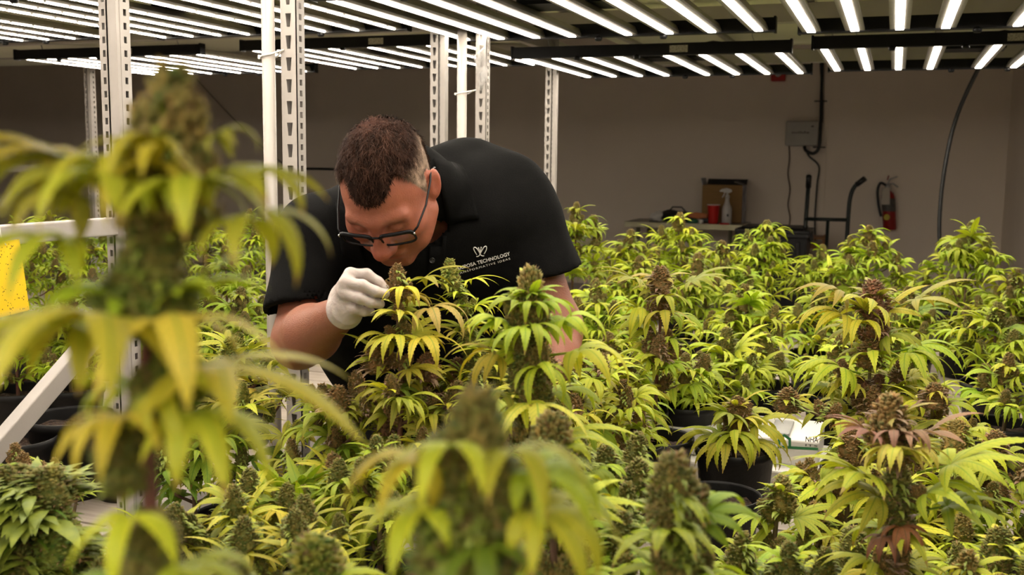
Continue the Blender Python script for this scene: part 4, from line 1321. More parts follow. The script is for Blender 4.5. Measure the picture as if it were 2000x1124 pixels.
def head_sdf(P):
    d = sd_ell(P, (0, 0.016, 0.030), (0.0765, 0.094, 0.085))
    d = smin(d, sd_ell(P, (0, -0.022, -0.018), (0.066, 0.074, 0.095)), 0.03)
    d = smin(d, sd_ell(P, (0, -0.030, -0.072), (0.056, 0.056, 0.044)), 0.03)
    d = smin(d, sd_cap(P, (-0.014, -0.074, -0.102), (0.014, -0.074, -0.102), 0.018, 0.018), 0.025)
    for s in (-1, 1):
        d = smin(d, sd_ell(P, (s * 0.046, -0.058, -0.022), (0.024, 0.026, 0.022)), 0.03)
        d = smin(d, sd_cap(P, (s * 0.012, -0.087, 0.022), (s * 0.046, -0.074, 0.022), 0.011, 0.009), 0.018)
        d = smax(d, -sd_ell(P, (s * 0.031, -0.102, 0.004), (0.019, 0.019, 0.013)), 0.014)
        d = smin(d, sd_ell(P, (s * 0.031, -0.077, 0.004), (0.0150, 0.0145, 0.0115)), 0.005)
        d = smin(d, sd_cap(P, (s * 0.046, -0.050, -0.075), (s * 0.060, -0.005, -0.055), 0.016, 0.018), 0.03)
    # nose
    d = smin(d, sd_cap(P, (0, -0.088, 0.014), (0, -0.112, -0.030), 0.0085, 0.0145), 0.014)
    d = smin(d, sd_ell(P, (0, -0.116, -0.033), (0.0150, 0.0135, 0.0125)), 0.008)
    for s in (-1, 1):
        d = smin(d, sd_ell(P, (s * 0.0150, -0.102, -0.037), (0.0095, 0.012, 0.0095)), 0.008)
        d = smax(d, -sd_ell(P, (s * 0.0075, -0.110, -0.047), (0.0045, 0.006, 0.004)), 0.003)
    # mouth
    d = smin(d, sd_ell(P, (0, -0.090, -0.063), (0.024, 0.010, 0.0055)), 0.010)
    d = smin(d, sd_ell(P, (0, -0.088, -0.075), (0.021, 0.010, 0.0065)), 0.010)
    d = smax(d, -sd_ell(P, (0, -0.102, -0.0685), (0.025, 0.010, 0.0016)), 0.003)
    # ears
    for s in (-1, 1):
        c = (s * 0.081, 0.016, -0.008)
        R = np.array(Matrix.Rotation(math.radians(-22 * s), 3, 'Z') @ Matrix.Rotation(math.radians(-8), 3, 'X'))
        e = sd_ell(P, c, (0.0075, 0.020, 0.033), R)
        e = smax(e, -sd_ell(P, (s * 0.091, 0.010, -0.008), (0.0065, 0.011, 0.019), R), 0.006)
        d = smin(d, e, 0.007)
    # neck
    d = smin(d, sd_cap(P, (0, 0.040, -0.035), NECK_L, 0.058, 0.066), 0.035)
    return d


NECK_L = HR.transposed() @ (NECK_B - HEAD_C) / HS
HV, HQ = surface(head_sdf, (-0.125, -0.145, -0.20), (0.125, 0.19, 0.135), 0.0026)


def hairline(V):
    phi = np.degrees(np.abs(np.arctan2(V[:, 0], -(V[:, 1] - 0.005))))
    zb = np.interp(phi, [0, 13, 24, 36, 48, 60, 72, 80, 92, 105, 120, 150, 180], [0.053, 0.056, 0.063, 0.075, 0.080, 0.062, 0.015, -0.010, 0.030, 0.020, -0.030, -0.060, -0.065])
    return V[:, 2] - zb, phi


hm, phi = hairline(HV)
ear = (np.abs(HV[:, 0]) > 0.0775) & (np.abs(HV[:, 2] + 0.008) < 0.036) & (HV[:, 1] < 0.045) & (HV[:, 1] > -0.01)
rngn = np.random.default_rng(3)
scalp = np.clip(hm / 0.012, 0, 1) * (~ear)
side = np.clip((0.078 - HV[:, 2]) / 0.03, 0, 1) * np.clip((np.abs(HV[:, 0]) - 0.046) / 0.016, 0, 1)
skin = np.tile(np.array([0.285, 0.093, 0.054]), (len(HV), 1))


def blob(c, r):
    return np.exp(-(((HV - np.array(c)) / r) ** 2).sum(1))


red = blob((0, -0.118, -0.035), 0.022) + 0.5 * blob((0.048, -0.07, -0.03), 0.025) + 0.5 * blob((-0.048, -0.07, -0.03), 0.025) + 0.55 * ear
skin = skin * (1 - 0.35 * red[:, None].clip(0, 1)) + np.array([0.38, 0.075, 0.048]) * (0.35 * red[:, None].clip(0, 1))
lips = np.clip(blob((0, -0.098, -0.069), 0.016), 0, 1)[:, None] * 0.7
skin = skin * (1 - lips) + np.array([0.30, 0.085, 0.065]) * lips
brow = np.zeros(len(HV))
for s in (-1, 1):
    brow = np.maximum(brow, np.exp(-((HV[:, 0] - s * 0.034) / 0.018) ** 4 - ((HV[:, 2] - 0.025 + 0.15 * (np.abs(HV[:, 0]) - 0.034)) / 0.0055) ** 2) * (HV[:, 1] < -0.06))
skin = skin * (1 - 0.45 * brow[:, None]) + np.array([0.16, 0.085, 0.05]) * 0.45 * brow[:, None]
top_c, side_c = np.array([0.026, 0.0115, 0.0068]), np.array([0.22, 0.155, 0.112])
hc = top_c * (1 - side[:, None]) + side_c * side[:, None]
tone = skin * (1 - 0.8 * scalp[:, None]) + hc * 0.8 * scalp[:, None]
head_w = np.array([tuple(HW(v)) for v in HV])


def hand_sdf(P, wrist, knuckles, fingers, thumb, palm_r=0.0185, fr=(0.0093, 0.0076)):
    d = None
    for k in knuckles:
        c = sd_cap(P, wrist, k, palm_r * 1.1, palm_r * 0.60)
        d = c if d is None else smin(d, c, 0.011)
    for i, ch in enumerate(fingers):
        f = None
        ra = fr[0] * (0.9 if i == 3 else 1.0)
        for j, (a, b) in enumerate(zip(ch, ch[1:])):
            r0 = ra + (fr[1] - fr[0]) * j / (len(ch) - 1)
            r1 = ra + (fr[1] - fr[0]) * (j + 1) / (len(ch) - 1)
            c = sd_cap(P, a, b, r0, r1)
            f = c if f is None else smin(f, c, 0.004)
        d = smin(d, f, 0.0035)
    f = None
    for j, (a, b) in enumerate(zip(thumb, thumb[1:])):
        c = sd_cap(P, a, b, (0.0145, 0.0105, 0.0095)[j], (0.0105, 0.0095, 0.0080)[j])
        f = c if f is None else smin(f, c, 0.005)
    return smin(d, f, 0.009)


def zp(zx, zy, dd):  # pixel of the hand close-up
    return at(620 + zx / 4.888, 490 + zy / 4.887, dd)


# right hand (gloved), pinching the stem
dh = 1.605
KN_R = [zp(315, 225, dh - 0.002), zp(270, 305, dh - 0.014), zp(255, 405, dh - 0.013), zp(262, 500, dh - 0.003)]
FI_R = [[KN_R[0], zp(470, 225, dh - 0.004), zp(580, 300, dh + 0.002), zp(655, 375, dh + 0.006)],
        [KN_R[1], zp(430, 330, dh - 0.024), zp(555, 390, dh - 0.022), zp(645, 412, dh - 0.014)],
        [KN_R[2], zp(400, 452, dh - 0.024), zp(510, 495, dh - 0.018), zp(598, 510, dh - 0.006)],
        [KN_R[3], zp(360, 556, dh - 0.014), zp(440, 582, dh - 0.008), zp(512, 585, dh + 0.002)]]
W_HAND = zp(245, 500, dh + 0.03)
TH_R = [zp(300, 470, dh + 0.035), zp(430, 430, dh + 0.038), zp(550, 405, dh + 0.028), zp(652, 402, dh + 0.014)]


def glove_sdf(P):
    d = hand_sdf(P, W_HAND, KN_R, FI_R, TH_R)
    w2 = W_HAND.lerp(WR_R, 0.35)
    d = smin(d, sd_cap(P, W_HAND, WR_R, 0.0265, 0.0300), 0.012)
    ax = A3((EL_R - WR_R).normalized())
    cut = (P - A3(WR_R.lerp(W_HAND, 0.1))) @ ax
    # creases round the wrist and knuckles
    d = d + 0.0011 * np.sin(((P - A3(WR_R)) @ ax) * 520) * np.exp(-(((P - A3(W_HAND)) @ ax) / 0.03) ** 2)
    return np.maximum(d, cut)


c = zp(380, 420, dh)
GV, GQ = surface(glove_sdf, tuple(c - Vector((0.085, 0.10, 0.085))), tuple(c + Vector((0.10, 0.11, 0.085))), 0.0017)

# left hand resting on the bench rail
DN = (WR_L - EL_L).normalized()
out_l = (around(255) * 0.8 + around(0) * 0.3).normalized()
KN_L = [WR_L + DN * 0.075 + around(200) * 0.03, WR_L + DN * 0.082 + around(200) * 0.008, WR_L + DN * 0.080 - around(200) * 0.014, WR_L + DN * 0.070 - around(200) * 0.034]
FI_L = [[k, k + out_l * 0.035 + DN * 0.018, k + out_l * 0.05 + DN * 0.038, k + out_l * 0.05 + DN * (0.055 - 0.004 * i)] for i, k in enumerate(KN_L)]
TH_L = [WR_L + DN * 0.02 + around(200) * 0.022, WR_L + DN * 0.045 + around(200) * 0.05, WR_L + DN * 0.06 + around(200) * 0.065 + out_l * 0.02, WR_L + DN * 0.07 + around(200) * 0.07 + out_l * 0.04]


def body_sdf(P):
    d = sd_cap(P, SH_R, EL_R, 0.052, 0.044)
    fm = EL_R.lerp(WR_R, 0.30)
    fa = smin(sd_cap(P, EL_R, fm, 0.041, 0.0475), sd_cap(P, fm, WR_R, 0.0465, 0.0255), 0.02)
    d = smin(d, fa, 0.03)
    d = smin(d, sd_cap(P, WR_R, W_HAND, 0.0245, 0.018), 0.01)
    d = smin(d, sd_cap(P, SH_L, EL_L, 0.055, 0.046), 0.03)
    fm = EL_L.lerp(WR_L, 0.3)
    fa = smin(sd_cap(P, EL_L, fm, 0.045, 0.045), sd_cap(P, fm, WR_L, 0.045, 0.029), 0.02)
    d = smin(d, fa, 0.03)
    # trunk under the shirt
    d = smin(d, sd_cap(P, SH_R.lerp(SH_L, .2), SH_R.lerp(SH_L, .8), 0.06, 0.06), 0.05)
    d = smin(d, sd_cap(P, CHEST, HIP, 0.11, 0.12), 0.08)
    d = smin(d, sd_cap(P, NECK_B, CHEST, 0.055, 0.07), 0.05)
    d = smin(d, hand_sdf(P, WR_L, KN_L, FI_L, TH_L), 0.012)
    return d


allp = [SH_R, SH_L, EL_R, WR_R, EL_L, WR_L, HIP, NECK_B, W_HAND] + [f[-1] for f in FI_L]
lo = tuple(min(p[i] for p in allp) - 0.14 for i in range(3))
hi = tuple(max(p[i] for p in allp) + 0.14 for i in range(3))
BV, BQ = surface(body_sdf, lo, hi, 0.0055)
btone = np.tile(np.array([0.26, 0.096, 0.056]), (len(BV), 1))
el = np.exp(-((BV - A3(EL_R)) ** 2).sum(1) / 0.05 ** 2)[:, None]
btone = btone * (1 - 0.3 * el) + np.array([0.29, 0.085, 0.052]) * 0.3 * el
V = np.concatenate([head_w, BV]); Q = np.concatenate([HQ, BQ + len(head_w)]); T = np.concatenate([tone, btone])
link('body', np_mesh('body', V, Q, [M['skin']], T), man)

# ------------------------------------------------------------------ hair
def hair_part():
    me = bpy.data.meshes.new('tmp'); me.from_pydata(HV.tolist(), [], HQ.tolist()); me.update()
    nrm = np.zeros(len(HV) * 3); me.vertices.foreach_get('normal', nrm); nrm = nrm.reshape(-1, 3)
    bpy.data.meshes.remove(me)
    w = np.clip((hm - 0.002) / 0.018, 0, 1) * (~ear)
    thick = (0.0050 * (1 - side) + 0.0006 * side) * w
    lump = np.array([noise.noise(Vector((v[0] * 95, v[1] * 45, v[2] * 70))) + 0.6 * noise.noise(Vector(v) * 190) for v in HV])
    V2 = HV + nrm * (thick * (1 + 0.85 * lump))[:, None] - nrm * (0.0014 * (w < 0.02))[:, None]
    keep = (w > 0.0)
    fk = keep[HQ].all(axis=1)
    used = np.unique(HQ[fk]); mp = np.full(len(HV), -1); mp[used] = np.arange(len(used))
    tV = V2[used]; tQ = mp[HQ[fk]]
    thin = np.exp(-(((HV - np.array([-0.008, 0.058, 0.105])) / 0.022) ** 2).sum(1))[:, None]
    col = top_c * (1 - side[:, None]) + side_c * side[:, None]
    col = col * (1 - 0.28 * thin) + np.array([0.14, 0.055, 0.038]) * 0.28 * thin
    col = col * (0.95 + 0.9 * np.clip(lump, -0.7, 0.8))[:, None]
    tC = col[used]
    # strands combed forward
    rg = np.random.default_rng(11)
    nS = 11000
    cand = np.argwhere(w > 0.12).ravel()
    pick = rg.choice(cand, nS)
    sv, sf, scol = [], [], []
    for i in pick:
        n_ = Vector(nrm[i]); p = Vector(V2[i]) + Vector(rg.normal(0, 0.0013, 3)) - n_ * 0.001
        whorl = Vector((p.x + 0.008, p.y - 0.055, 0))
        fwd = Vector((whorl.x * 6, -1 if whorl.length > 0.02 else whorl.y * 20, -0.25 - 6 * max(0, abs(p.x) - 0.05)))
        fwd = fwd + Vector(rg.normal(0, 0.38, 3)); fwd -= n_ * fwd.dot(n_); fwd.normalize()
        s_ = float(side[i])
        ln = (0.017 * (1 - s_) + 0.0032 * s_) * rg.uniform(0.6, 1.2) * (0.5 + 0.5 * float(w[i]))
        sd = fwd.cross(n_) * 0.00042
        a = p; b_ = p + fwd * ln * 0.55 + n_ * ln * 0.22; e_ = p + fwd * ln + n_ * ln * rg.uniform(0.02, 0.35)
        k = len(sv)
        sv += [tuple(a - sd), tuple(a + sd), tuple(b_ - sd), tuple(b_ + sd), tuple(e_)]
        sf += [(k, k + 1, k + 3, k + 2), (k + 2, k + 3, k + 4, k + 4)]
        cc = col[i] * rg.uniform(0.6, 1.7)
        if rg.random() < 0.05: cc = cc * 0.7 + np.array([0.16, 0.10, 0.075]) * 0.3
        scol += [cc] * 5
    n0 = len(tV)
    V_ = np.concatenate([tV, np.array(sv)])
    faces = tQ.tolist() + [tuple(x + n0 for x in (f if f[2] != f[3] else f[:3])) for f in sf]
    Vw = np.array([tuple(HW(v)) for v in V_])
    me = bpy.data.meshes.new('hair')
    me.from_pydata(Vw.tolist(), [], faces)
    me.materials.append(M['hair'])
    me.polygons.foreach_set('use_smooth', [True] * len(me.polygons))
    ca = me.color_attributes.new('tone', 'FLOAT_COLOR', 'POINT')
    C_ = np.concatenate([tC, np.array(scol)])
    ca.data.foreach_set('color', np.concatenate([C_, np.ones((len(C_), 1))], axis=1).astype(np.float32).ravel())
    me.update()
    return tag(link('hair', me, man), 'short dark brown hair, greying and clipped at the sides')


hair_part()
tag(link('glove', np_mesh('glove', GV, GQ, [M['glove']]), man), 'white latex glove on his right hand')

# ------------------------------------------------------------------ shirt
def shirt_sdf(P):
    # yoke and trunk
    d = sd_cap(P, SH_R + around(0) * 0.03, SH_L - around(0) * 0.035, 0.080, 0.092)
    up_back = at(905, 424, 2.10)
    d = smin(d, sd_ell(P, up_back, (0.165, 0.15, 0.135), None), 0.10)
    d = smin(d, sd_cap(P, at(735, 480, 1.98), at(760, 650, 2.16), 0.120, 0.150), 0.09)
    d = smin(d, sd_cap(P, at(905, 470, 2.02), at(890, 650, 2.20), 0.130, 0.150), 0.09)
    d = smin(d, sd_cap(P, at(800, 620, 2.14), at(820, 735, 2.27), 0.150, 0.165), 0.09)
    d = smin(d, sd_cap(P, up_back, HIP + Vector((0, 0, 0.03)), 0.13, 0.16), 0.09)
    # collar stand and neck opening
    d = smin(d, sd_cap(P, NECK_B + Vector((0, 0, -0.02)), NECK_B.lerp(HW((0.012, 0.055, -0.045)), 0.62), 0.086, 0.076), 0.02)
    d = smax(d, -sd_cap(P, NECK_B + Vector((0, 0, -0.05)), HW((-0.012, 0.03, -0.05)), 0.058, 0.063), 0.006)
    # sleeves
    for (a, b, f, r0, r1, cut) in ((SH_R, EL_R, 0.78, 0.074, 0.070, None), (SH_L, EL_L, 0.60, 0.086, 0.090, None)):
        ax = (b - a).normalized()
        e = a.lerp(b, f)
        s = sd_cap(P, a, a.lerp(b, 1.25), r0, r1)
        # flattened a little front to back
        hem = (P - A3(e)) @ A3(ax)
        s_out = np.maximum(s, hem)
        d = smin(d, s_out, 0.030)
        inner = np.maximum(sd_cap(P, a.lerp(b, 0.3), a.lerp(b, 1.4), r0 - 0.016, r1 - 0.005), -((P - A3(a.lerp(b, f - 0.12))) @ A3(ax)))
        d = np.maximum(d, -inner)
    d = np.maximum(d, -(P[:, 2] - (HIP.z - 0.10)))
    # folds
    q = P
    fold = 0.0022 * np.sin(q[:, 0] * 38 + q[:, 2] * 24 + 3 * np.sin(q[:, 1] * 9)) + 0.0016 * np.sin(q[:, 2] * 55 - q[:, 0] * 30 + 2 * np.sin(q[:, 0] * 11)) + 0.002 * np.sin(q[:, 1] * 47 + q[:, 0] * 21)
    return d + fold


SV, SQ = surface(shirt_sdf, lo, hi, 0.0058)
shirt = link('shirt', np_mesh('shirt', SV, SQ, [M['shirt']]), man)
shirt['label'] = 'black short-sleeved work shirt with chest lettering'
SBVH = BVHTree.FromPolygons([Vector(v) for v in SV], [tuple(q) for q in SQ])


def on_shirt(px, py, off=0.0015):
    v = (FW + RT * ((px - 1000) / F_PX) + UP * ((562 - py) / F_PX)).normalized()
    hit, nrm, i, dist = SBVH.ray_cast(CAM, v)
    if hit is None:
        return at(px, py, 1.9)
    if nrm.dot(v) > 0: nrm = -nrm
    return hit + nrm * off


def patch(name, poly, thick, mat, label=None, sub=3, off=0.001):
    """a piece of cloth laid on the shirt: quad grid between four pixel corners (a-b top edge, d-c bottom edge)"""
    a, b, c_, d_ = [Vector((*p, 0)) for p in poly]
    n = sub
    V_, Q_ = [], []
    for i in range(n + 1):
        for j in range(n + 1):
            u, w = i / n, j / n
            p = (a.lerp(b, u)).lerp(d_.lerp(c_, u), w)
            V_.append(on_shirt(p.x, p.y, off + thick))
    for i in range(n + 1):
        for j in range(n + 1):
            u, w = i / n, j / n
            p = (a.lerp(b, u)).lerp(d_.lerp(c_, u), w)
            V_.append(on_shirt(p.x, p.y, off - 0.004))
    m = (n + 1) ** 2
    g = lambda i, j: i * (n + 1) + j
    for i in range(n):
        for j in range(n):
            Q_.append((g(i, j), g(i, j + 1), g(i + 1, j + 1), g(i + 1, j)))
            Q_.append((m + g(i, j), m + g(i + 1, j), m + g(i + 1, j + 1), m + g(i, j + 1)))
    for i in range(n):
        for (p, q) in ((g(i, 0), g(i + 1, 0)), (g(i + 1, n), g(i, n)), (g(0, i + 1), g(0, i)), (g(n, i), g(n, i + 1))):
            Q_.append((p, q, m + q, m + p))
    me = bpy.data.meshes.new(name)
    me.from_pydata([tuple(v) for v in V_], [], Q_)
    me.materials.append(mat)
    me.polygons.foreach_set('use_smooth', [True] * len(me.polygons))
    me.update()
    o = link(name, me, shirt)
    if label: o['label'] = label
    return o


patch('collar', [(846, 312), (905, 330), (936, 428), (872, 434)], 0.006, M['shirt'], 'turned-down collar point', 10)
patch('collar', [(690, 420), (655, 400), (668, 500), (712, 512)], 0.006, M['shirt'], 'turned-down collar point', 8)
patch('placket', [(842, 440), (874, 440), (850, 690), (822, 690)], 0.0022, M['shirt'], 'button placket', 12)
for (px, py) in ((861, 441), (843, 508), (838, 590), (833, 660)):
    p0 = on_shirt(px, py, 0.003)
    n_ = (CAM - p0).normalized()
    n_ = (n_ + Vector((0, 0, -0.1))).normalized()
    rot = Matrix.Translation(p0) @ n_.to_track_quat('Z', 'Y').to_matrix().to_4x4()
    MB().lathe([(0.0052, -0.003), (0.0055, 0.001), (0.0047, 0.002), (0.0036, 0.0012), (0.0030, 0.0004), (0.0016, 0.0012), (0.0008, 0.001)], 18, 0, rot).build('snap_button', M['chrome'] if py < 450 else M['black_plastic'], shirt)


def shirt_text(body, p0, p1, size, name, bold=0.0, space=1.0):
    cu = bpy.data.curves.new('lettering', 'FONT')
    cu.body = body
    cu.size = 1.0
    cu.offset = bold
    cu.space_character = space
    cu.resolution_u = 3
    ob = bpy.data.objects.new('lettering', cu)
    COL.objects.link(ob)
    dg = bpy.context.evaluated_depsgraph_get()
    me = bpy.data.meshes.new_from_object(ob.evaluated_get(dg))
    bpy.data.objects.remove(ob); bpy.data.curves.remove(cu)
    xs = [v.co.x for v in me.vertices]
    x0, x1 = min(xs), max(xs)
    p0, p1 = Vector(p0), Vector(p1)
    ax = (p1 - p0)
    per = Vector((ax.y, -ax.x)).normalized()
    for v in me.vertices:
        q = p0 + ax * ((v.co.x - x0) / (x1 - x0)) + per * (v.co.y * size)
        v.co = on_shirt(q.x, q.y, 0.0022)
    me.materials.clear(); me.materials.append(M['logo'])
    o = link(name, me, shirt)
    return o


shirt_text('MARIPOSA TECHNOLOGY', (885.5, 529.5), (996.5, 498), 9.6, 'lettering', 0.022, 1.04)['label'] = 'white company name lettering'
shirt_text('TRANSFORMATIVE IDEAS', (887, 538), (996.5, 506.5), 5.6, 'lettering', 0.0, 1.3)['label'] = 'smaller white tagline lettering'


def emblem():
    mb = MB()
    lines = [[(931, 497.5), (927.5, 492), (924.6, 486), (926, 483), (929.5, 484), (933.5, 489), (937, 496), (934, 500.5), (930, 501)],
             [(945, 496), (948.5, 490), (950.2, 484), (948.6, 480.8), (945.2, 482.5), (941.5, 488), (937.5, 496), (941, 499.5), (945, 499.5)],
             [(937.2, 497), (936.6, 491), (934.2, 484.5)], [(937.6, 497), (938, 491), (939.4, 483.6)]]
    for ln in lines:
        P2 = [Vector((*p, 0)) for p in ln]
        pts = [bez(P2, i / 20) for i in range(21)]
        mb.tube([on_shirt(p.x, p.y, 0.0014) for p in pts], 0.0009, 5)
    for (x, y) in ((934.2, 484.0), (939.4, 483.2)):
        q = on_shirt(x, y, 0.0014)
        mb.tube([q - UP * 0.0009, q + UP * 0.0009], 0.0013, 6)
    o = mb.build('emblem', M['logo'], shirt)
    o['label'] = 'white butterfly emblem'


emblem()

# ------------------------------------------------------------------ trousers and shoes
def trouser_sdf(P):
    d = sd_ell(P, HIP + Vector((0, 0, -0.02)), (0.17, 0.15, 0.15))
    for s in (-1, 1):
        hip = HIP + around(0) * (0.09 * s) + Vector((0, 0, -0.06))
        knee = Vector((hip.x, hip.y, 0.47)) + around(0) * 0.02 * s + FH * -0.05
        ank = Vector((hip.x, hip.y, 0.07)) + around(0) * 0.03 * s + FH * 0.02
        l = smin(sd_cap(P, hip, knee, 0.095, 0.066), sd_cap(P, knee, ank, 0.066, 0.058), 0.03)
        d = smin(d, l, 0.05)
    return np.maximum(d, 0.05 - P[:, 2])


tl = (HIP.x - 0.30, HIP.y - 0.28, 0.0)
TV, TQ = surface(trouser_sdf, tl, (HIP.x + 0.30, HIP.y + 0.28, HIP.z + 0.16), 0.011)
link('trousers', np_mesh('trousers', TV, TQ, [M['trousers']]), man)
for s in (-1, 1):
    ank = Vector((HIP.x, HIP.y, 0)) + around(0) * (0.12 * s) + FH * 0.02

    def shoe_sdf(P):
        toe = ank - FH * 0.17
        d = smin(sd_cap(P, ank + Vector((0, 0, 0.045)), toe + Vector((0, 0, 0.035)), 0.045, 0.036), sd_cap(P, ank + Vector((0, 0, 0.05)), ank + Vector((0, 0, 0.09)), 0.042, 0.04), 0.03)
        return np.maximum(d, 0.003 - P[:, 2])
    v_, q_ = surface(shoe_sdf, (ank.x - 0.22, ank.y - 0.26, -0.01), (ank.x + 0.2, ank.y + 0.12, 0.15), 0.009)
    link('shoe', np_mesh('shoe', v_, q_, [M['shoe']]), man)

# ------------------------------------------------------------------ glasses
gl = thing('eyeglasses', None, None, (0, 0, 0))
gl.parent = man
gl.location = -man.location
gl['label'] = 'black rectangular-framed glasses'


def gpart(name, mb, mat):
    for i, v in enumerate(mb.v):
        mb.v[i] = tuple(HW(v))
    return mb.build(name, mat, gl)


GY, GZ = -0.1085, -0.004
tilt = 0.10
for s in (-1, 1):
    pts = []
    for k in range(29):
        a = 2 * math.pi * k / 28
        ca, sa = math.cos(a), math.sin(a)
        x = 0.0290 * math.copysign(abs(ca) ** 0.38, ca)
        z = 0.0168 * math.copysign(abs(sa) ** 0.5, sa)
        pts.append(Vector((s * 0.0375 + x, GY + 0.010 * (abs(s * 0.0375 + x) / 0.066) ** 2 + tilt * z * -1, GZ + z)))
    mb = MB().tube(pts, 0.0021, 6, cap=False)
    # heavier brow line
    mb.tube([p + Vector((0, -0.0005, 0.0008)) for p in pts[1:14]], 0.0036, 6)
    gpart('rim', mb, M['glasses'])
    lb_ = MB()
    cx = s * 0.0375
    lb_.v.append((cx, GY + 0.004, GZ))
    for p in pts[:-1]: lb_.v.append(tuple(p))
    for k in range(28):
        lb_.f.append((0, 1 + k, 1 + (k + 1) % 28)); lb_.m.append(0); lb_.smooth.append(True)
    gpart('lens', lb_, M['lens'])
    gpart('temple', MB().tube([(s * 0.066, GY + 0.009, GZ + 0.010), (s * 0.0725, GY + 0.020, GZ + 0.011), (s * 0.0815, -0.045, 0.010), (s * 0.0845, 0.0, 0.018), (s * 0.083, 0.022, 0.022), (s * 0.0825, 0.042, 0.005)], 0.0021, 6), M['glasses'])
    gpart('hinge', MB().tube([(s * 0.0675, GY + 0.006, GZ + 0.010), (s * 0.0690, GY + 0.008, GZ + 0.010)], 0.0026, 8), M['chrome'])
gpart('bridge', MB().tube([(-0.010, GY, GZ + 0.008), (-0.004, GY - 0.002, GZ + 0.0115), (0.004, GY - 0.002, GZ + 0.0115), (0.010, GY, GZ + 0.008)], 0.0021, 6), M['glasses'])

# ------------------------------------------------------------------ things on the racks
def sticker_yellow():
    m, nt, b, out = new_mat('sticky_card')
    tc = nt.nodes.new('ShaderNodeTexCoord')
    v = nt.nodes.new('ShaderNodeTexVoronoi'); v.inputs['Scale'].default_value = 190
    nt.links.new(tc.outputs['Object'], v.inputs['Vector'])
    n = nt.nodes.new('ShaderNodeTexNoise'); n.inputs['Scale'].default_value = 60
    nt.links.new(tc.outputs['Object'], n.inputs['Vector'])
    s = nt.nodes.new('ShaderNodeMath'); s.operation = 'LESS_THAN'; s.inputs[1].default_value = 0.26
    nt.links.new(v.outputs['Distance'], s.inputs[0])
    g = nt.nodes.new('ShaderNodeMath'); g.operation = 'GREATER_THAN'; g.inputs[1].default_value = 0.50
    nt.links.new(n.outputs['Fac'], g.inputs[0])
    mu = nt.nodes.new('ShaderNodeMath'); mu.operation = 'MULTIPLY'
    nt.links.new(s.outputs[0], mu.inputs[0]); nt.links.new(g.outputs[0], mu.inputs[1])
    mx = nt.nodes.new('ShaderNodeMixRGB')
    nt.links.new(mu.outputs[0], mx.inputs[0])
    mx.inputs[1].default_value = (0.82, 0.55, 0.02, 1); mx.inputs[2].default_value = (0.12, 0.07, 0.01, 1)
    nt.links.new(mx.outputs[0], b.inputs['Base Color'])
    b.inputs['Roughness'].default_value = 0.35
    return m


cx = XL - 0.005
ya, yb_ = 1.39, 1.618


def yz(px, py):  # the pixel on the plane of the card
    v = FW + RT * ((px - 1000) / F_PX) + UP * ((562 - py) / F_PX)
    return CAM + v * (cx / v.x)


c1, c2, c3, c4 = yz(-95, 488), yz(37, 467), yz(57, 606), yz(-75, 640)
card = thing('sticky_card', 'yellow sticky insect card hanging from the left rack rail', 'sticky card', tuple(c1))
mb = MB()
for off in (0, 0.0012):
    for q in (c1, c2, c3, c4):
        mb.v.append((q.x + off, q.y, q.z))
mb.f = [(0, 1, 2, 3), (7, 6, 5, 4), (0, 4, 5, 1), (1, 5, 6, 2), (2, 6, 7, 3), (3, 7, 4, 0)]
mb.m = [0] * 6; mb.smooth = [False] * 6
mb.build('card', sticker_yellow(), card)
h0 = c1.lerp(c2, 0.78)
tie = [h0 + Vector((0.003, 0, -0.008)), Vector((XL - 0.010, h0.y - 0.004, 1.18)), Vector((XL - 0.012, h0.y - 0.006, 1.209)), Vector((XL - 0.053, h0.y - 0.006, 1.209)), Vector((XL - 0.054, h0.y, 1.16)), h0 + Vector((-0.002, 0, -0.008))]
MB().tube(tie, 0.0013, 6).build('string', M['white_plastic'], card)

# zip bag hung on the slotted post behind the man
def bag_mat():
    m, nt, b, out = new_mat('clear_bag')
    b.inputs['Base Color'].default_value = (0.34, 0.33, 0.32, 1)
    b.inputs['Roughness'].default_value = 0.25
    tr = nt.nodes.new('ShaderNodeBsdfTransparent')
    n = nt.nodes.new('ShaderNodeTexNoise'); n.inputs['Scale'].default_value = 30
    tc = nt.nodes.new('ShaderNodeTexCoord'); nt.links.new(tc.outputs['Object'], n.inputs['Vector'])
    mr = nt.nodes.new('ShaderNodeMapRange'); mr.inputs['From Min'].default_value = 0.35; mr.inputs['From Max'].default_value = 0.65
    mr.inputs['To Min'].default_value = 0.15; mr.inputs['To Max'].default_value = 0.65
    nt.links.new(n.outputs['Fac'], mr.inputs[0])
    mx = nt.nodes.new('ShaderNodeMixShader')
    nt.links.new(mr.outputs[0], mx.inputs[0]); nt.links.new(tr.outputs[0], mx.inputs[1]); nt.links.new(b.outputs[0], mx.inputs[2])
    nt.links.new(mx.outputs[0], out.inputs['Surface'])
    return m


by = YM - 0.045
bag = thing('zip_bag', 'small clear plastic bag hanging on the post behind the man', 'plastic bag', tuple(on_y(940, 130, by)))
rng = random.Random(4)
P4 = [(925, 112), (947, 93), (951, 150), (937, 178), (931, 150)]
mb = MB()
n = 8
cols = [[(925, 112), (929, 130), (932, 150), (935, 168), (938, 178)], [(935, 103), (938, 122), (940, 145), (942, 162), (940, 176)], [(947, 93), (950, 115), (952, 140), (950, 158), (942, 172)]]
for off in (0, 0.012):
    for cidx, c_ in enumerate(cols):
        for (x, y) in c_:
            q = on_y(x, y, by)
            bul = 0.012 if cidx == 1 else 0.0
            mb.v.append((q.x, q.y - (bul if off == 0 else -bul) + rng.uniform(-.003, .003), q.z))
for s in (0, 15):
    for i in range(2):
        for j in range(4):
            a = s + i * 5 + j
            mb.f.append((a, a + 1, a + 6, a + 5)); mb.m.append(0); mb.smooth.append(False)
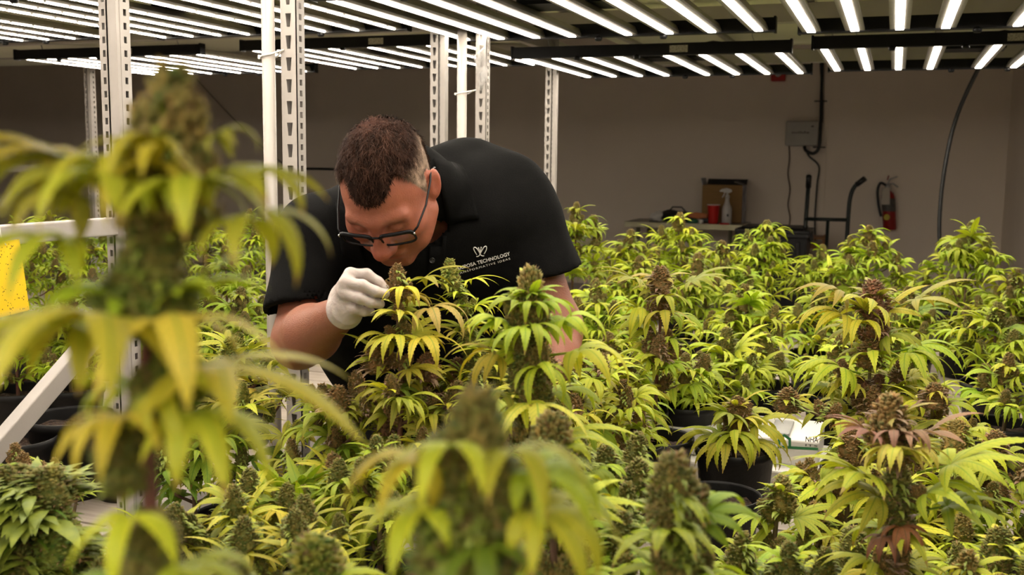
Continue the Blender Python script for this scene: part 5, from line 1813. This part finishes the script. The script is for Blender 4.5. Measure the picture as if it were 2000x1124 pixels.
mb.build('pouch', bag_mat(), bag)
q0, q1 = on_y(947, 93, by), on_y(956, 50, by)
MB().tube([q0, on_y(950, 75, by), q1], 0.0011, 5).build('string', M['white_plastic'], bag)
a, b_ = on_y(925, 112, by), on_y(947, 93, by)
MB().tube([a, b_], 0.003, 6).build('zip_seal', M['white_plastic'], bag)

# ------------------------------------------------------------------ white box with green house logo on the bench
bx0 = on_z(1205, 842, BENCH_Z + 0.135)
bx1 = on_z(1605, 848, BENCH_Z + 0.135)
by0 = 0.5 * (bx0.y + bx1.y)
crate = thing('equipment_box', 'long white plastic box with green house logo behind the black pots', 'box', (bx0.x, by0, BENCH_Z))
MB().box((bx0.x, by0, BENCH_Z + 0.062), (bx1.x, by0 + 0.24, BENCH_Z + 0.135)).build('body', M['white_plastic'], crate, 0.006)
MB().box((bx0.x - 0.02, by0 - 0.055, BENCH_Z + 0.001), (bx1.x + 0.02, by0 + 0.26, BENCH_Z + 0.060)).build('base_tray', M['white_plastic'], crate, 0.006)
MB().box((bx0.x + 0.40, by0 + 0.02, BENCH_Z + 0.136), (bx1.x - 0.08, by0 + 0.17, BENCH_Z + 0.146)).build('lid_panel', M['grey_steel'], crate, 0.003)
M['logo_green'] = pmat('logo_green', (0.03, 0.20, 0.07), None, 20, 0.5)
M['ink'] = pmat('ink_dark', (0.03, 0.03, 0.03), None, 20, 0.6)


def face_pt(px, py): return on_y(px, py, by0 - 0.0012)


def flat_poly(name, pts, mat, parent, yoff=0.0, thick=0.0010):
    mb = MB()
    n = len(pts)
    for dy in (0, thick):
        for (x, y) in pts:
            q = face_pt(x, y)
            mb.v.append((q.x, q.y - yoff + dy, q.z))
    mb.f = [tuple(range(n)), tuple(range(n, 2 * n))[::-1]] + [((k + 1) % n, k, k + n, (k + 1) % n + n) for k in range(n)]
    mb.m = [0] * len(mb.f); mb.smooth = [False] * len(mb.f)
    return mb.build(name, mat, parent)


flat_poly('logo_house', [(1519, 857), (1532, 848), (1545, 857), (1545, 874), (1540, 874), (1540, 860), (1532, 854), (1524, 860), (1524, 874), (1519, 874)], M['logo_green'], crate)
flat_poly('logo_stripe', [(1519, 871), (1598, 875.5), (1598, 880.5), (1519, 876)], M['logo_green'], crate)


def wall_text(body, p0, p1, size, mapper, mat, parent, name='lettering', bold=0.0):
    cu = bpy.data.curves.new('lettering', 'FONT'); cu.body = body; cu.offset = bold; cu.resolution_u = 2
    ob = bpy.data.objects.new('lettering', cu); COL.objects.link(ob)
    me = bpy.data.meshes.new_from_object(ob.evaluated_get(bpy.context.evaluated_depsgraph_get()))
    bpy.data.objects.remove(ob); bpy.data.curves.remove(cu)
    xs = [v.co.x for v in me.vertices]; x0, x1 = min(xs), max(xs)
    p0, p1 = Vector(p0), Vector(p1); ax = p1 - p0; per = Vector((ax.y, -ax.x)).normalized()
    for v in me.vertices:
        q = p0 + ax * ((v.co.x - x0) / (x1 - x0)) + per * (v.co.y * size)
        v.co = mapper(q.x, q.y)
    me.materials.clear(); me.materials.append(mat)
    return link(name, me, parent)


wall_text('NHA', (1573, 863), (1598, 865), 14, face_pt, M['ink'], crate, bold=0.02)
wall_text('ITS', (1573, 872), (1597, 874), 6, lambda x, y: face_pt(x, y) + Vector((0, -0.0004, 0)), M['ink'], crate)

# small black valve and tubing on the bench by the box
vq = on_z(1563, 965, BENCH_Z + 0.02)
valve = thing('drip_fitting', 'small black irrigation fitting on the bench below the logo box', 'fitting', (vq.x, vq.y, BENCH_Z))
rot = Matrix.Translation((vq.x, vq.y, BENCH_Z + 0.03))
MB().lathe([(0.018, -0.029), (0.022, -0.02), (0.022, 0.0), (0.012, 0.004), (0.012, 0.012)], 14, 0, rot).build('knob', M['black_plastic'], valve)
MB().tube([(vq.x - 0.10, vq.y + 0.02, BENCH_Z + 0.007), (vq.x - 0.03, vq.y, BENCH_Z + 0.012), (vq.x + 0.03, vq.y + 0.01, BENCH_Z + 0.012), (vq.x + 0.12, vq.y + 0.05, BENCH_Z + 0.007)], 0.006, 8).build('tubing', M['cable'], valve)

# ------------------------------------------------------------------ spare pots standing among the plants
for k, (lab, px, py, scl) in enumerate((
        ('black pot nearest the slotted left post, soil showing', 30, 855, 1.0), ('black pot in the middle of the left rack, soil showing', 138, 812, 1.12),
        ('empty black pot just behind the wide slotted post', 214, 885, 1.0), ('front black pot below the logo box, soil showing', 1405, 965, 0.92))):
    q = on_z(px, py, BENCH_Z + 0.185 * scl)
    if k == 2: q = Vector((-1.83, 2.08, 0))
    t = thing('plant_pot', lab, 'pot', (q.x, q.y, BENCH_Z), 'black plastic plant pots')
    for nm, me in (('pot', POT), ('soil', SOIL)):
        o = link(nm, me, t, (0, 0, 0)); o.scale = (scl, scl, scl)

# ------------------------------------------------------------------ back of the room
YW = WALL_Y
# folding table
tz = 0.745
tl_ = on_z(1220, 433, tz); tr_ = on_z(1450, 440, tz)
ty = 0.5 * (tl_.y + tr_.y)
M['table_top'] = pmat('table_top', (0.34, 0.31, 0.26), (0.28, 0.25, 0.21), 6, 0.45)
M['table_edge'] = pmat('table_edge_metal', (0.40, 0.38, 0.26), None, 10, 0.3, 0.7)
table = thing('folding_table', 'grey metal-edged table against the back wall', 'table', (tl_.x, ty, 0))
MB().box((tl_.x, ty, tz - 0.008), (tr_.x, ty + 0.62, tz)).build('table_top', M['table_top'], table)
MB().box((tl_.x - 0.006, ty - 0.008, tz - 0.055), (tr_.x + 0.006, ty, tz + 0.002)).box((tl_.x - 0.006, ty, tz - 0.055), (tl_.x, ty + 0.62, tz + 0.002)).box((tr_.x, ty, tz - 0.055), (tr_.x + 0.006, ty + 0.62, tz + 0.002)).build('rim', M['table_edge'], table, 0.003)
for x in (tl_.x + 0.12, tr_.x - 0.12):
    for y in (ty + 0.07, ty + 0.55):
        MB().tube([(x, y, 0), (x, y, tz - 0.01)], 0.019, 12).build('leg', M['table_edge'], table)
for x in (tl_.x + 0.12, tr_.x - 0.12):
    MB().tube([(x, ty + 0.07, 0.25), (x, ty + 0.55, 0.25)], 0.01, 8).build('stretcher', M['table_edge'], table)


def tp(px, dy):  # x on the table top for a pixel column at depth dy behind the front edge
    return on_y(px, 430, ty + dy).x


# cardboard box
M['card'] = pmat('cardboard', (0.30, 0.17, 0.06), (0.26, 0.15, 0.05), 8, 0.8, stretch=(1, 1, 30))
M['card_print'] = pmat('cardboard_print', (0.55, 0.55, 0.58), (0.16, 0.17, 0.22), 9, 0.6)
x0, x1 = tp(1370, .32), tp(1449, .32)
box = thing('cardboard_box', 'open brown cardboard box with printed side on the table', 'box', (x0, ty + .3, tz))
zt = on_y(1400, 362, ty + .32).z
bm_ = MB()
for (a, b_) in (((x0, ty + .31, tz), (x1, ty + .315, zt)), ((x0, ty + .575, tz), (x1, ty + .58, zt)), ((x0, ty + .315, tz), (x0 + .005, ty + .575, zt)), ((x0, ty + .31, tz + .001), (x1, ty + .58, tz + .005))):
    bm_.box(a, b_)
bm_.build('carton', M['card'], box)
MB().box((x1 - .004, ty + .31, tz), (x1 + .002, ty + .58, zt)).build('printed_side', M['card_print'], box)
fl = MB()
fl.box((0, 0, 0), (x1 - x0, 0.004, 0.09), 0, Matrix.Translation((x0, ty + .58, zt)) @ Matrix.Rotation(math.radians(-50), 4, 'X'))
fl.build('flap', M['black_plastic'], box)
MB().box((0, 0, 0), (0.004, 0.26, 0.10), 0, Matrix.Translation((x1, ty + .315, zt)) @ Matrix.Rotation(math.radians(-70), 4, 'Y')).build('flap', M['black_plastic'], box)
MB().box((-0.004, 0, 0), (0, 0.26, 0.07), 0, Matrix.Translation((x0, ty + .315, zt)) @ Matrix.Rotation(math.radians(-12), 4, 'Y')).build('flap', M['card_print'], box)
# red cup
M['red_plastic'] = pmat('red_plastic', (0.55, 0.015, 0.01), (0.45, 0.01, 0.01), 10, 0.35)
M['orange_plastic'] = pmat('orange_plastic', (0.60, 0.16, 0.02), None, 10, 0.45)
q = Vector((tp(1393, .10), ty + .10, tz))
hc_ = (on_y(1393, 392, ty + .1).z - on_y(1393, 430, ty + .1).z)
cup = thing('cup', 'bright red plastic cup on the table', 'cup', tuple(q))
MB().lathe([(0.045, 0.0), (0.047, 0.01), (0.060, hc_ - 0.01), (0.062, hc_ - 0.006), (0.058, hc_ - 0.006), (0.045, 0.02)], 20, 0, Matrix.Translation(q)).build('wall', M['red_plastic'], cup)
rim = [Vector((q.x + 0.0615 * math.cos(a * math.pi / 10), q.y + 0.0615 * math.sin(a * math.pi / 10), q.z + hc_ - 0.006)) for a in range(21)]
MB().tube(rim, 0.0035, 6).build('rim', M['white_plastic'], cup)
# spray bottle
M['bottle_plastic'] = pmat('bottle_plastic', (0.60, 0.58, 0.55), (0.52, 0.50, 0.48), 8, 0.35)
q = Vector((tp(1419, .13), ty + .13, tz))
sp = thing('spray_bottle', 'white spray bottle standing right of the red cup', 'bottle', tuple(q))
MB().lathe([(0.045, 0.0), (0.048, 0.008), (0.048, 0.13), (0.044, 0.16), (0.026, 0.20), (0.019, 0.23), (0.019, 0.25)], 20, 0, Matrix.Translation(q)).build('bottle', M['bottle_plastic'], sp)
hd = MB().lathe([(0.022, 0.25), (0.022, 0.275), (0.012, 0.285), (0.012, 0.305)], 14, 0, Matrix.Translation(q))
hd.prism([(-0.075, 0.322), (-0.055, 0.338), (-0.01, 0.348), (0.035, 0.335), (0.042, 0.315), (0.02, 0.303), (-0.03, 0.306), (-0.045, 0.312), (-0.073, 0.312)], 0.026, Matrix.Translation(q + Vector((0, -0.013, 0))))
hd.build('spray_head', M['bottle_plastic'], sp)
MB().prism([(-0.030, 0.306), (-0.038, 0.285), (-0.052, 0.258), (-0.045, 0.255), (-0.030, 0.278), (-0.022, 0.306)], 0.014, Matrix.Translation(q + Vector((0, -0.007, 0)))).build('trigger', M['bottle_plastic'], sp)
MB().box((q.x + .008, q.y - .0495, tz + .075), (q.x + .025, q.y - .044, tz + .098)).build('printed_label', M['ink'], sp)
# red lid under the bottle
q = Vector((tp(1415, .03), ty + .03, tz))
tag(MB().lathe([(0.05, 0.0), (0.052, 0.004), (0.052, 0.012), (0.044, 0.014), (0.04, 0.010)], 20, 0, Matrix.Translation(q)).build('lid', M['red_plastic']), 'flat red lid lying at the table edge below the spray bottle', 'lid')
# tool bag, cordless tool, small things
q = Vector((tp(1322, .30), ty + .30, tz))


def lump(name, mat, c, r, seed, label, cat, amp=0.25, freq=9, parent=None):
    bm = bmesh.new()
    bmesh.ops.create_icosphere(bm, subdivisions=3, radius=1.0)
    for v in bm.verts:
        k = 1 + amp * noise.noise(v.co * 1.7 + Vector((seed, seed, seed))) + amp * 0.5 * noise.noise(v.co * 4 + Vector((seed, 0, 0)))
        v.co = Vector((v.co.x * r[0] * k, v.co.y * r[1] * k, max(-r[2] * 0.9, v.co.z * r[2] * k))) + Vector(c) + Vector((0, 0, r[2] * 0.9))
    me = bpy.data.meshes.new(name); bm.to_mesh(me); bm.free()
    me.materials.append(mat)
    me.polygons.foreach_set('use_smooth', [True] * len(me.polygons))
    o = link(name, me, parent)
    if parent is None: tag(o, label, cat)
    return o


bagt = thing('tool_bag', 'slumped black tool bag on the table', 'bag', tuple(q))
lump('bag_body', M['black_plastic'], q, (0.19, 0.12, 0.062), 3, '', '', 0.35, parent=bagt)
MB().tube([q + Vector((-0.08, -.02, .10)), q + Vector((-0.04, -.03, .145)), q + Vector((0.05, -.03, .145)), q + Vector((0.09, -.02, .10))], 0.008, 8).build('handle', M['black_plastic'], bagt)
q = Vector((tp(1362, .22), ty + .22, tz))
dr = thing('hand_tool', 'orange and black hand tool lying beside the red cup', 'tool', tuple(q))
MB().prism([(-0.12, 0.085), (-0.02, 0.10), (0.10, 0.085), (0.10, 0.045), (0.0, 0.035), (-0.12, 0.055)], 0.05, Matrix.Translation(q)).build('housing', M['orange_plastic'], dr, 0.006)
MB().prism([(0.02, 0.04), (0.10, 0.05), (0.13, 0.0), (0.04, 0.0)], 0.045, Matrix.Translation(q)).build('grip', M['black_plastic'], dr, 0.006)
MB().tube([q + Vector((-0.12, .025, .07)), q + Vector((-0.17, .025, .07))], 0.014, 10).build('chuck', M['black_plastic'], dr)
lump('plastic_bag', M['white_plastic'], (tp(1284, .25), ty + .25, tz), (0.075, 0.06, 0.055), 7, 'crumpled white plastic bag at the left of the table', 'bag', 0.6)
M['green_plastic'] = pmat('green_plastic', (0.02, 0.14, 0.07), None, 10, 0.4)
q = Vector((tp(1353, .07), ty + .07, tz))
tag(MB().lathe([(0.035, 0.0), (0.04, 0.006), (0.038, 0.032), (0.026, 0.042), (0.012, 0.044)], 16, 0, Matrix.Translation(q), 1.4, 1.0).build('tape_reel', M['green_plastic']), 'small dark green reel at the front edge of the table', 'reel')
q = Vector((tp(1369, .06), ty + .06, tz))
tag(MB().lathe([(0.022, 0.0), (0.025, 0.004), (0.025, 0.028), (0.020, 0.036), (0.010, 0.038)], 16, 0, Matrix.Translation(q)).build('bottle_cap', M['white_plastic']), 'small white cap standing left of the red cup', 'cap')
q = Vector((tp(1277, .05), ty + .05, tz))
tag(MB().box((q.x - .05, q.y, tz), (q.x + .04, q.y + .03, tz + .012)).box((q.x + .04, q.y + .008, tz + .003), (q.x + .07, q.y + .022, tz + .009)).build('marker_pen', M['black_plastic'], None, 0.004), 'black marker lying at the left front of the table', 'pen')

# black tote
yt = 9.55
t0, t1 = on_y(1440, 450, yt), on_y(1578, 450, yt)
ztop = on_y(1500, 444, yt).z
tote = thing('storage_tote', 'tall black plastic tote with lid next to the table', 'tote', (t0.x, yt, 0))
mb = MB()
for (z, g) in ((0.0, 0.05), (ztop - 0.10, 0.0)):
    pass
m0 = Matrix.Identity(4)
i0 = 0
prof = [(0.045, 0.0), (0.0, ztop - 0.09), (-0.012, ztop - 0.09), (-0.012, ztop - 0.05)]
for (g, z) in prof:
    mb.v += [(t0.x + g, yt + g, z), (t1.x - g, yt + g, z), (t1.x - g, yt + 0.5 - g, z), (t0.x + g, yt + 0.5 - g, z)]
for k in range(len(prof) - 1):
    for j in range(4):
        a, b_ = k * 4 + j, k * 4 + (j + 1) % 4
        mb.f.append((a, b_, b_ + 4, a + 4)); mb.m.append(0); mb.smooth.append(False)
mb.f.append((3, 2, 1, 0)); mb.f.append(tuple(range(len(mb.v) - 4, len(mb.v)))); mb.m += [0, 0]; mb.smooth += [False, False]
for k in range(5):
    x = t0.x + 0.08 + k * (t1.x - t0.x - 0.16) / 4
    mb.box((x - .015, yt - .006, 0.1), (x + .015, yt + .05, ztop - .12))
mb.build('tub', M['black_plastic'], tote, 0.006)
MB().box((t0.x - .02, yt - .02, ztop - .055), (t1.x + .02, yt + .52, ztop - .02)).box((t0.x + .03, yt + .03, ztop - .02), (t1.x - .03, yt + .47, ztop)).build('lid', M['black_plastic'], tote, 0.012)
for x in (t0.x - .03, t1.x + .005):
    MB().box((x, yt + .17, ztop - .13), (x + .025, yt + .33, ztop - .04)).build('latch', M['black_plastic'], tote, 0.005)

# small wooden stool behind the tote
M['wood'] = pmat('orange_wood', (0.42, 0.20, 0.06), (0.34, 0.15, 0.05), 6, 0.55, stretch=(1, 1, 12))
w0, w1 = on_y(1594, 470, 10.2), on_y(1612, 470, 10.2)
stool = thing('wooden_stand', 'small orange wooden stand half hidden behind the black tote', 'stand', (w0.x, 10.2, 0))
zs = on_y(1600, 462, 10.2).z
for x in (w0.x - 0.12, w1.x - 0.03):
    for y in (10.2, 10.45):
        MB().box((x, y, 0), (x + .035, y + .035, zs)).build('leg', M['wood'], stool)
for z in (zs - .12, zs - .25):
    MB().box((w0.x - .12, 10.19, z), (w1.x, 10.205, z + .05)).build('slat', M['wood'], stool)
MB().box((w0.x - .13, 10.18, zs - .03), (w1.x + .01, 10.49, zs - .01)).build('top', M['wood'], stool)

# hand truck
yh = 9.75
M['truck'] = pmat('truck_green_black', (0.012, 0.020, 0.018), None, 15, 0.4)


def hp(px, py, dy=0.0):
    return on_y(px, py, yh + dy)


ht = thing('hand_truck', 'dark hand truck with bent grips leaning at the back wall', 'hand truck', (hp(1610, 400).x, yh, 0))
xl, xr = hp(1573, 430).x, hp(1655, 430).x
lp = [Vector((xl - .02, yh - .10, 0.06)), hp(1573, 440), hp(1577, 390), hp(1579, 362, -0.04), hp(1580, 344, -0.10)]
MB().tube([bez(lp, i / 20) for i in range(21)], 0.019, 12).build('side_rail', M['truck'], ht)
rp = [Vector((xr - .02, yh - .10, 0.06)), hp(1653, 480), hp(1657, 420), hp(1661, 385), hp(1670, 364, -0.01), hp(1688, 350, -0.02)]
MB().tube([bez(rp, i / 24) for i in range(25)], 0.019, 12).build('side_rail', M['truck'], ht)
MB().tube([hp(1579, 366, -0.03), hp(1580, 344, -0.10)], 0.025, 12).build('grip', M['black_plastic'], ht)
MB().tube([hp(1673, 361, -0.01), hp(1690, 348, -0.02)], 0.025, 12).build('grip', M['black_plastic'], ht)
MB().tube([hp(1573, 428), hp(1655, 430)], 0.017, 12).build('crossbar', M['truck'], ht)
MB().tube([(xl, yh - .06, 0.35), (xr, yh - .06, 0.35)], 0.015, 10).build('crossbar', M['truck'], ht)
xm = hp(1617, 430).x
MB().tube([hp(1617, 430), Vector((xm, yh - .08, 0.1))], 0.015, 10).build('centre_strut', M['truck'], ht)
MB().box((xl - .04, yh - .34, 0.02), (xr + .04, yh - .10, 0.032)).build('toe_plate', M['truck'], ht)
for x in (xl - .07, xr + .02):
    rot = Matrix.Translation((x, yh + .0, 0.127)) @ Matrix.Rotation(math.pi / 2, 4, 'Y')
    w = MB().lathe([(0.06, 0.0), (0.115, 0.004), (0.127, 0.015), (0.127, 0.035), (0.115, 0.046), (0.06, 0.05)], 24, 0, rot).build('wheel', M['black_plastic'], ht)
MB().tube([(xl - .06, yh, 0.127), (xr + .06, yh, 0.127)], 0.01, 8).build('axle', M['grey_steel'], ht)

# fire extinguisher on the wall
ye = YW - 0.075
M['ext_red'] = pmat('extinguisher_red', (0.30, 0.012, 0.010), (0.25, 0.01, 0.008), 8, 0.3)
M['ext_label'] = pmat('extinguisher_label', (0.11, 0.10, 0.09), (0.06, 0.055, 0.05), 30, 0.5)
M['paper_tag'] = pmat('paper_tag', (0.55, 0.50, 0.42), (0.50, 0.45, 0.38), 20, 0.7)
M['yellow_print'] = pmat('yellow_print', (0.55, 0.45, 0.04), None, 20, 0.5)


def ep(px, py, dy=0.0): return on_y(px, py, ye + dy)


base, topv = ep(1738, 449), ep(1734, 372)
hE = topv.z - base.z
rE = 0.5 * (ep(1751, 420).x - ep(1724, 420).x)
ex = thing('fire_extinguisher', 'red fire extinguisher with tag hanging on the back wall', 'fire extinguisher', (base.x, ye, base.z))
sh = Matrix.Translation(base) @ Matrix(((1, 0, (topv.x - base.x) / hE, 0), (0, 1, 0, 0), (0, 0, 1, 0), (0, 0, 0, 1)))
MB().lathe([(rE * .9, 0.0), (rE, 0.012), (rE, hE * .82), (rE * .85, hE * .92), (rE * .4, hE), (rE * .3, hE * 1.04)], 28, 0, sh).build('cylinder', M['ext_red'], ex)
MB().lathe([(rE * 1.01, hE * .47), (rE * 1.012, hE * .472), (rE * 1.012, hE * .80), (rE * 1.01, hE * .802)], 28, 0, sh).build('printed_label', M['ext_label'], ex)
MB().lathe([(0.022, hE * 1.0), (0.026, hE * 1.03), (0.026, hE * 1.12), (0.018, hE * 1.16)], 14, 0, sh).build('valve', M['grey_steel'], ex)
MB().tube([ep(1733, 362), ep(1738, 351), ep(1753, 345)], 0.0075, 8).build('lever', M['grey_steel'], ex)
MB().tube([ep(1735, 360), ep(1744, 359), ep(1754, 366)], 0.0075, 8).build('carry_handle', M['grey_steel'], ex)
MB().tube([ep(1733, 352), ep(1736, 343)], 0.006, 8).build('safety_pin', M['ext_red'], ex)
hose = [ep(1730, 362, -.02), ep(1720, 358, -.03), ep(1714, 372, -.04), ep(1715, 395, -.05), ep(1718, 412, -.06), ep(1721, 423, -.06)]
MB().tube([bez(hose, i / 24) for i in range(25)], 0.013, 10).build('hose', M['black_plastic'], ex)
p1, p2, p3, p4 = ep(1723, 367, -.085), ep(1738, 366, -.085), ep(1738, 400, -.085), ep(1721, 400, -.085)
mb = MB()
for dy in (0, 0.002):
    mb.v += [(p.x, p.y + dy, p.z) for p in (p1, p2, p3, p4)]
mb.f = [(0, 3, 2, 1), (4, 5, 6, 7), (0, 1, 5, 4), (1, 2, 6, 5), (2, 3, 7, 6), (3, 0, 4, 7)]; mb.m = [0] * 6; mb.smooth = [False] * 6
mb.build('inspection_tag', M['paper_tag'], ex)
pc = ep(1732, 424)
MB().lathe([(0.030, -0.003), (0.030, 0.003), (0.018, 0.0035), (0.018, -0.002)], 18, 0, Matrix.Translation((pc.x, ye - rE - .004, pc.z)) @ Matrix.Rotation(math.pi / 2, 4, 'X')).build('round_sticker', M['yellow_print'], ex)
MB().box((base.x - .02, ye + rE * .6, base.z + hE * .3), (base.x + .02, YW - 0.001, base.z + hE * .95)).build('bracket', M['grey_steel'], ex)

# electrical box on the wall, cables
M['box_print'] = pmat('box_print', (0.14, 0.13, 0.12), None, 20, 0.6)
M['box_grey'] = pmat('box_grey', (0.40, 0.38, 0.34), (0.37, 0.35, 0.31), 8, 0.45)
b0, b1 = on_y(1533, 285, YW - .10), on_y(1600, 236, YW - .10)
eb = thing('control_box', 'grey wall-mounted electrical box with faint printed mark', 'electrical box', (b0.x, YW - .1, b0.z))
MB().box((b0.x, YW - .10, b0.z), (b1.x, YW - .001, b1.z)).build('housing', M['box_grey'], eb, 0.012)
kq = on_y(1591, 257, YW - .101)
ring = [Vector((kq.x + 0.018 * math.cos(a * math.pi / 8), YW - .101, kq.z + 0.018 * math.sin(a * math.pi / 8))) for a in range(17)]
MB().tube(ring, 0.003, 5).build('button_ring', M['grey_steel'], eb)
kq = on_y(1587, 247, YW - .101)
MB().box((kq.x - .012, YW - .104, kq.z - .006), (kq.x + .012, YW - .098, kq.z + .006)).build('indicator', M['ink'], eb)
mb = MB()
for k, (px, hgt) in enumerate(((1548, 3.2), (1552, 3.2), (1556, 3.0), (1560, 4.2), (1564, 4.8), (1568, 3.2), (1572, 5.0), (1576, 3.2), (1579, 3.2))):   # print too blurred to read
    a, b_ = on_y(px - 1.5, 261, YW - .1012), on_y(px + 1.3, 261 - hgt, YW - .1012)
    mb.box((a.x, YW - .1012, a.z), (b_.x, YW - .0995, b_.z))
mb.build('printed_mark', M['box_print'], eb)


def cable(label, pts, r, mat=None, n=40, name='cable'):
    P_ = [Vector(p) for p in pts]
    mb = MB().tube([bez(P_, i / n) for i in range(n + 1)], r, 8)
    return tag(mb.build(name, mat or M['cable']), label, 'cable')


wy = YW - 0.03
cable('thick black cable running down the wall and looping under the grey box', [on_y(1606, 60, wy), on_y(1606, 130, wy), on_y(1604, 200, wy), on_y(1602, 265, wy - .08), on_y(1599, 290, wy - .08), on_y(1588, 300, wy - .08), on_y(1574, 294, wy - .06), on_y(1571, 284, wy - .03)], 0.016)
cable('second black cable beside it on the wall', [on_y(1601, 60, wy), on_y(1603, 130, wy), on_y(1606, 180, wy), on_y(1605, 240, wy)], 0.010)
cable('thin black cable from the grey box down behind the hand truck', [on_y(1571, 284, wy - .03), on_y(1580, 305, wy), on_y(1599, 325, wy), on_y(1596, 360, wy), on_y(1592, 420, wy), on_y(1592, 470, wy)], 0.009)
M['brown_wire'] = pmat('brown_wire', (0.10, 0.055, 0.03), None, 10, 0.6)
cable('thin brown wire hanging from the grey box behind the tote', [on_y(1541, 284, wy), on_y(1542, 310, wy), on_y(1539, 340, wy), on_y(1543, 370, wy), on_y(1539, 400, wy), on_y(1543, 425, wy), on_y(1540, 450, wy)], 0.006, M['brown_wire'])
for (px, py, lab) in ((1603, 198, 'upper cable strap on the wall above the grey box'), (1600, 288, 'lower cable strap on the wall beside the grey box')):
    q = on_y(px, py, wy)
    tag(MB().box((q.x - .06, YW - .052, q.z - .006), (q.x + .06, YW - .048, q.z + .006)).box((q.x - .06, YW - .05, q.z - .006), (q.x - .05, YW - .001, q.z + .006)).box((q.x + .05, YW - .05, q.z - .006), (q.x + .06, YW - .001, q.z + .006)).build('cable_strap', M['cable']), lab, 'strap')
yc = 6.2
cable('thick black cable hanging in a curve from the lights at right', [on_y(1960, 60, yc - .4), on_y(1912, 133, yc - .2), on_y(1868, 230, yc), on_y(1845, 330, yc), on_y(1835, 430, yc), on_y(1838, 520, yc), on_y(1846, 640, yc), on_y(1850, 800, yc)], 0.0115)
cable('thin pale cord with knots slung across the left back wall', [on_y(384, 155, wy), on_y(430, 205, wy), on_y(462, 238, wy), on_y(515, 290, wy), on_y(560, 325, wy)], 0.006, pmat('pale_cord', (0.22, 0.18, 0.13), None, 10, 0.7))
cable('black hose along the wall behind the man\'s shoulder', [on_y(480, 360, wy), on_y(540, 340, wy), on_y(550, 331, wy), on_y(620, 330, wy), on_y(700, 333, wy)], 0.014)

# fire alarm
q = on_y(1520, 146, YW - .05)
al = thing('fire_alarm', 'red fire alarm sounder high on the back wall', 'fire alarm', (q.x, YW - .05, q.z))
MB().box((q.x - .072, YW - .06, q.z - .065), (q.x + .072, YW - .001, q.z + .075)).build('housing', M['red_plastic'], al, 0.012)
MB().lathe([(0.030, 0.0), (0.032, 0.006), (0.026, 0.016), (0.012, 0.02)], 18, 0, Matrix.Translation((q.x, YW - .06, q.z + .01)) @ Matrix.Rotation(math.pi / 2, 4, 'X')).build('strobe', M['white_plastic'], al)
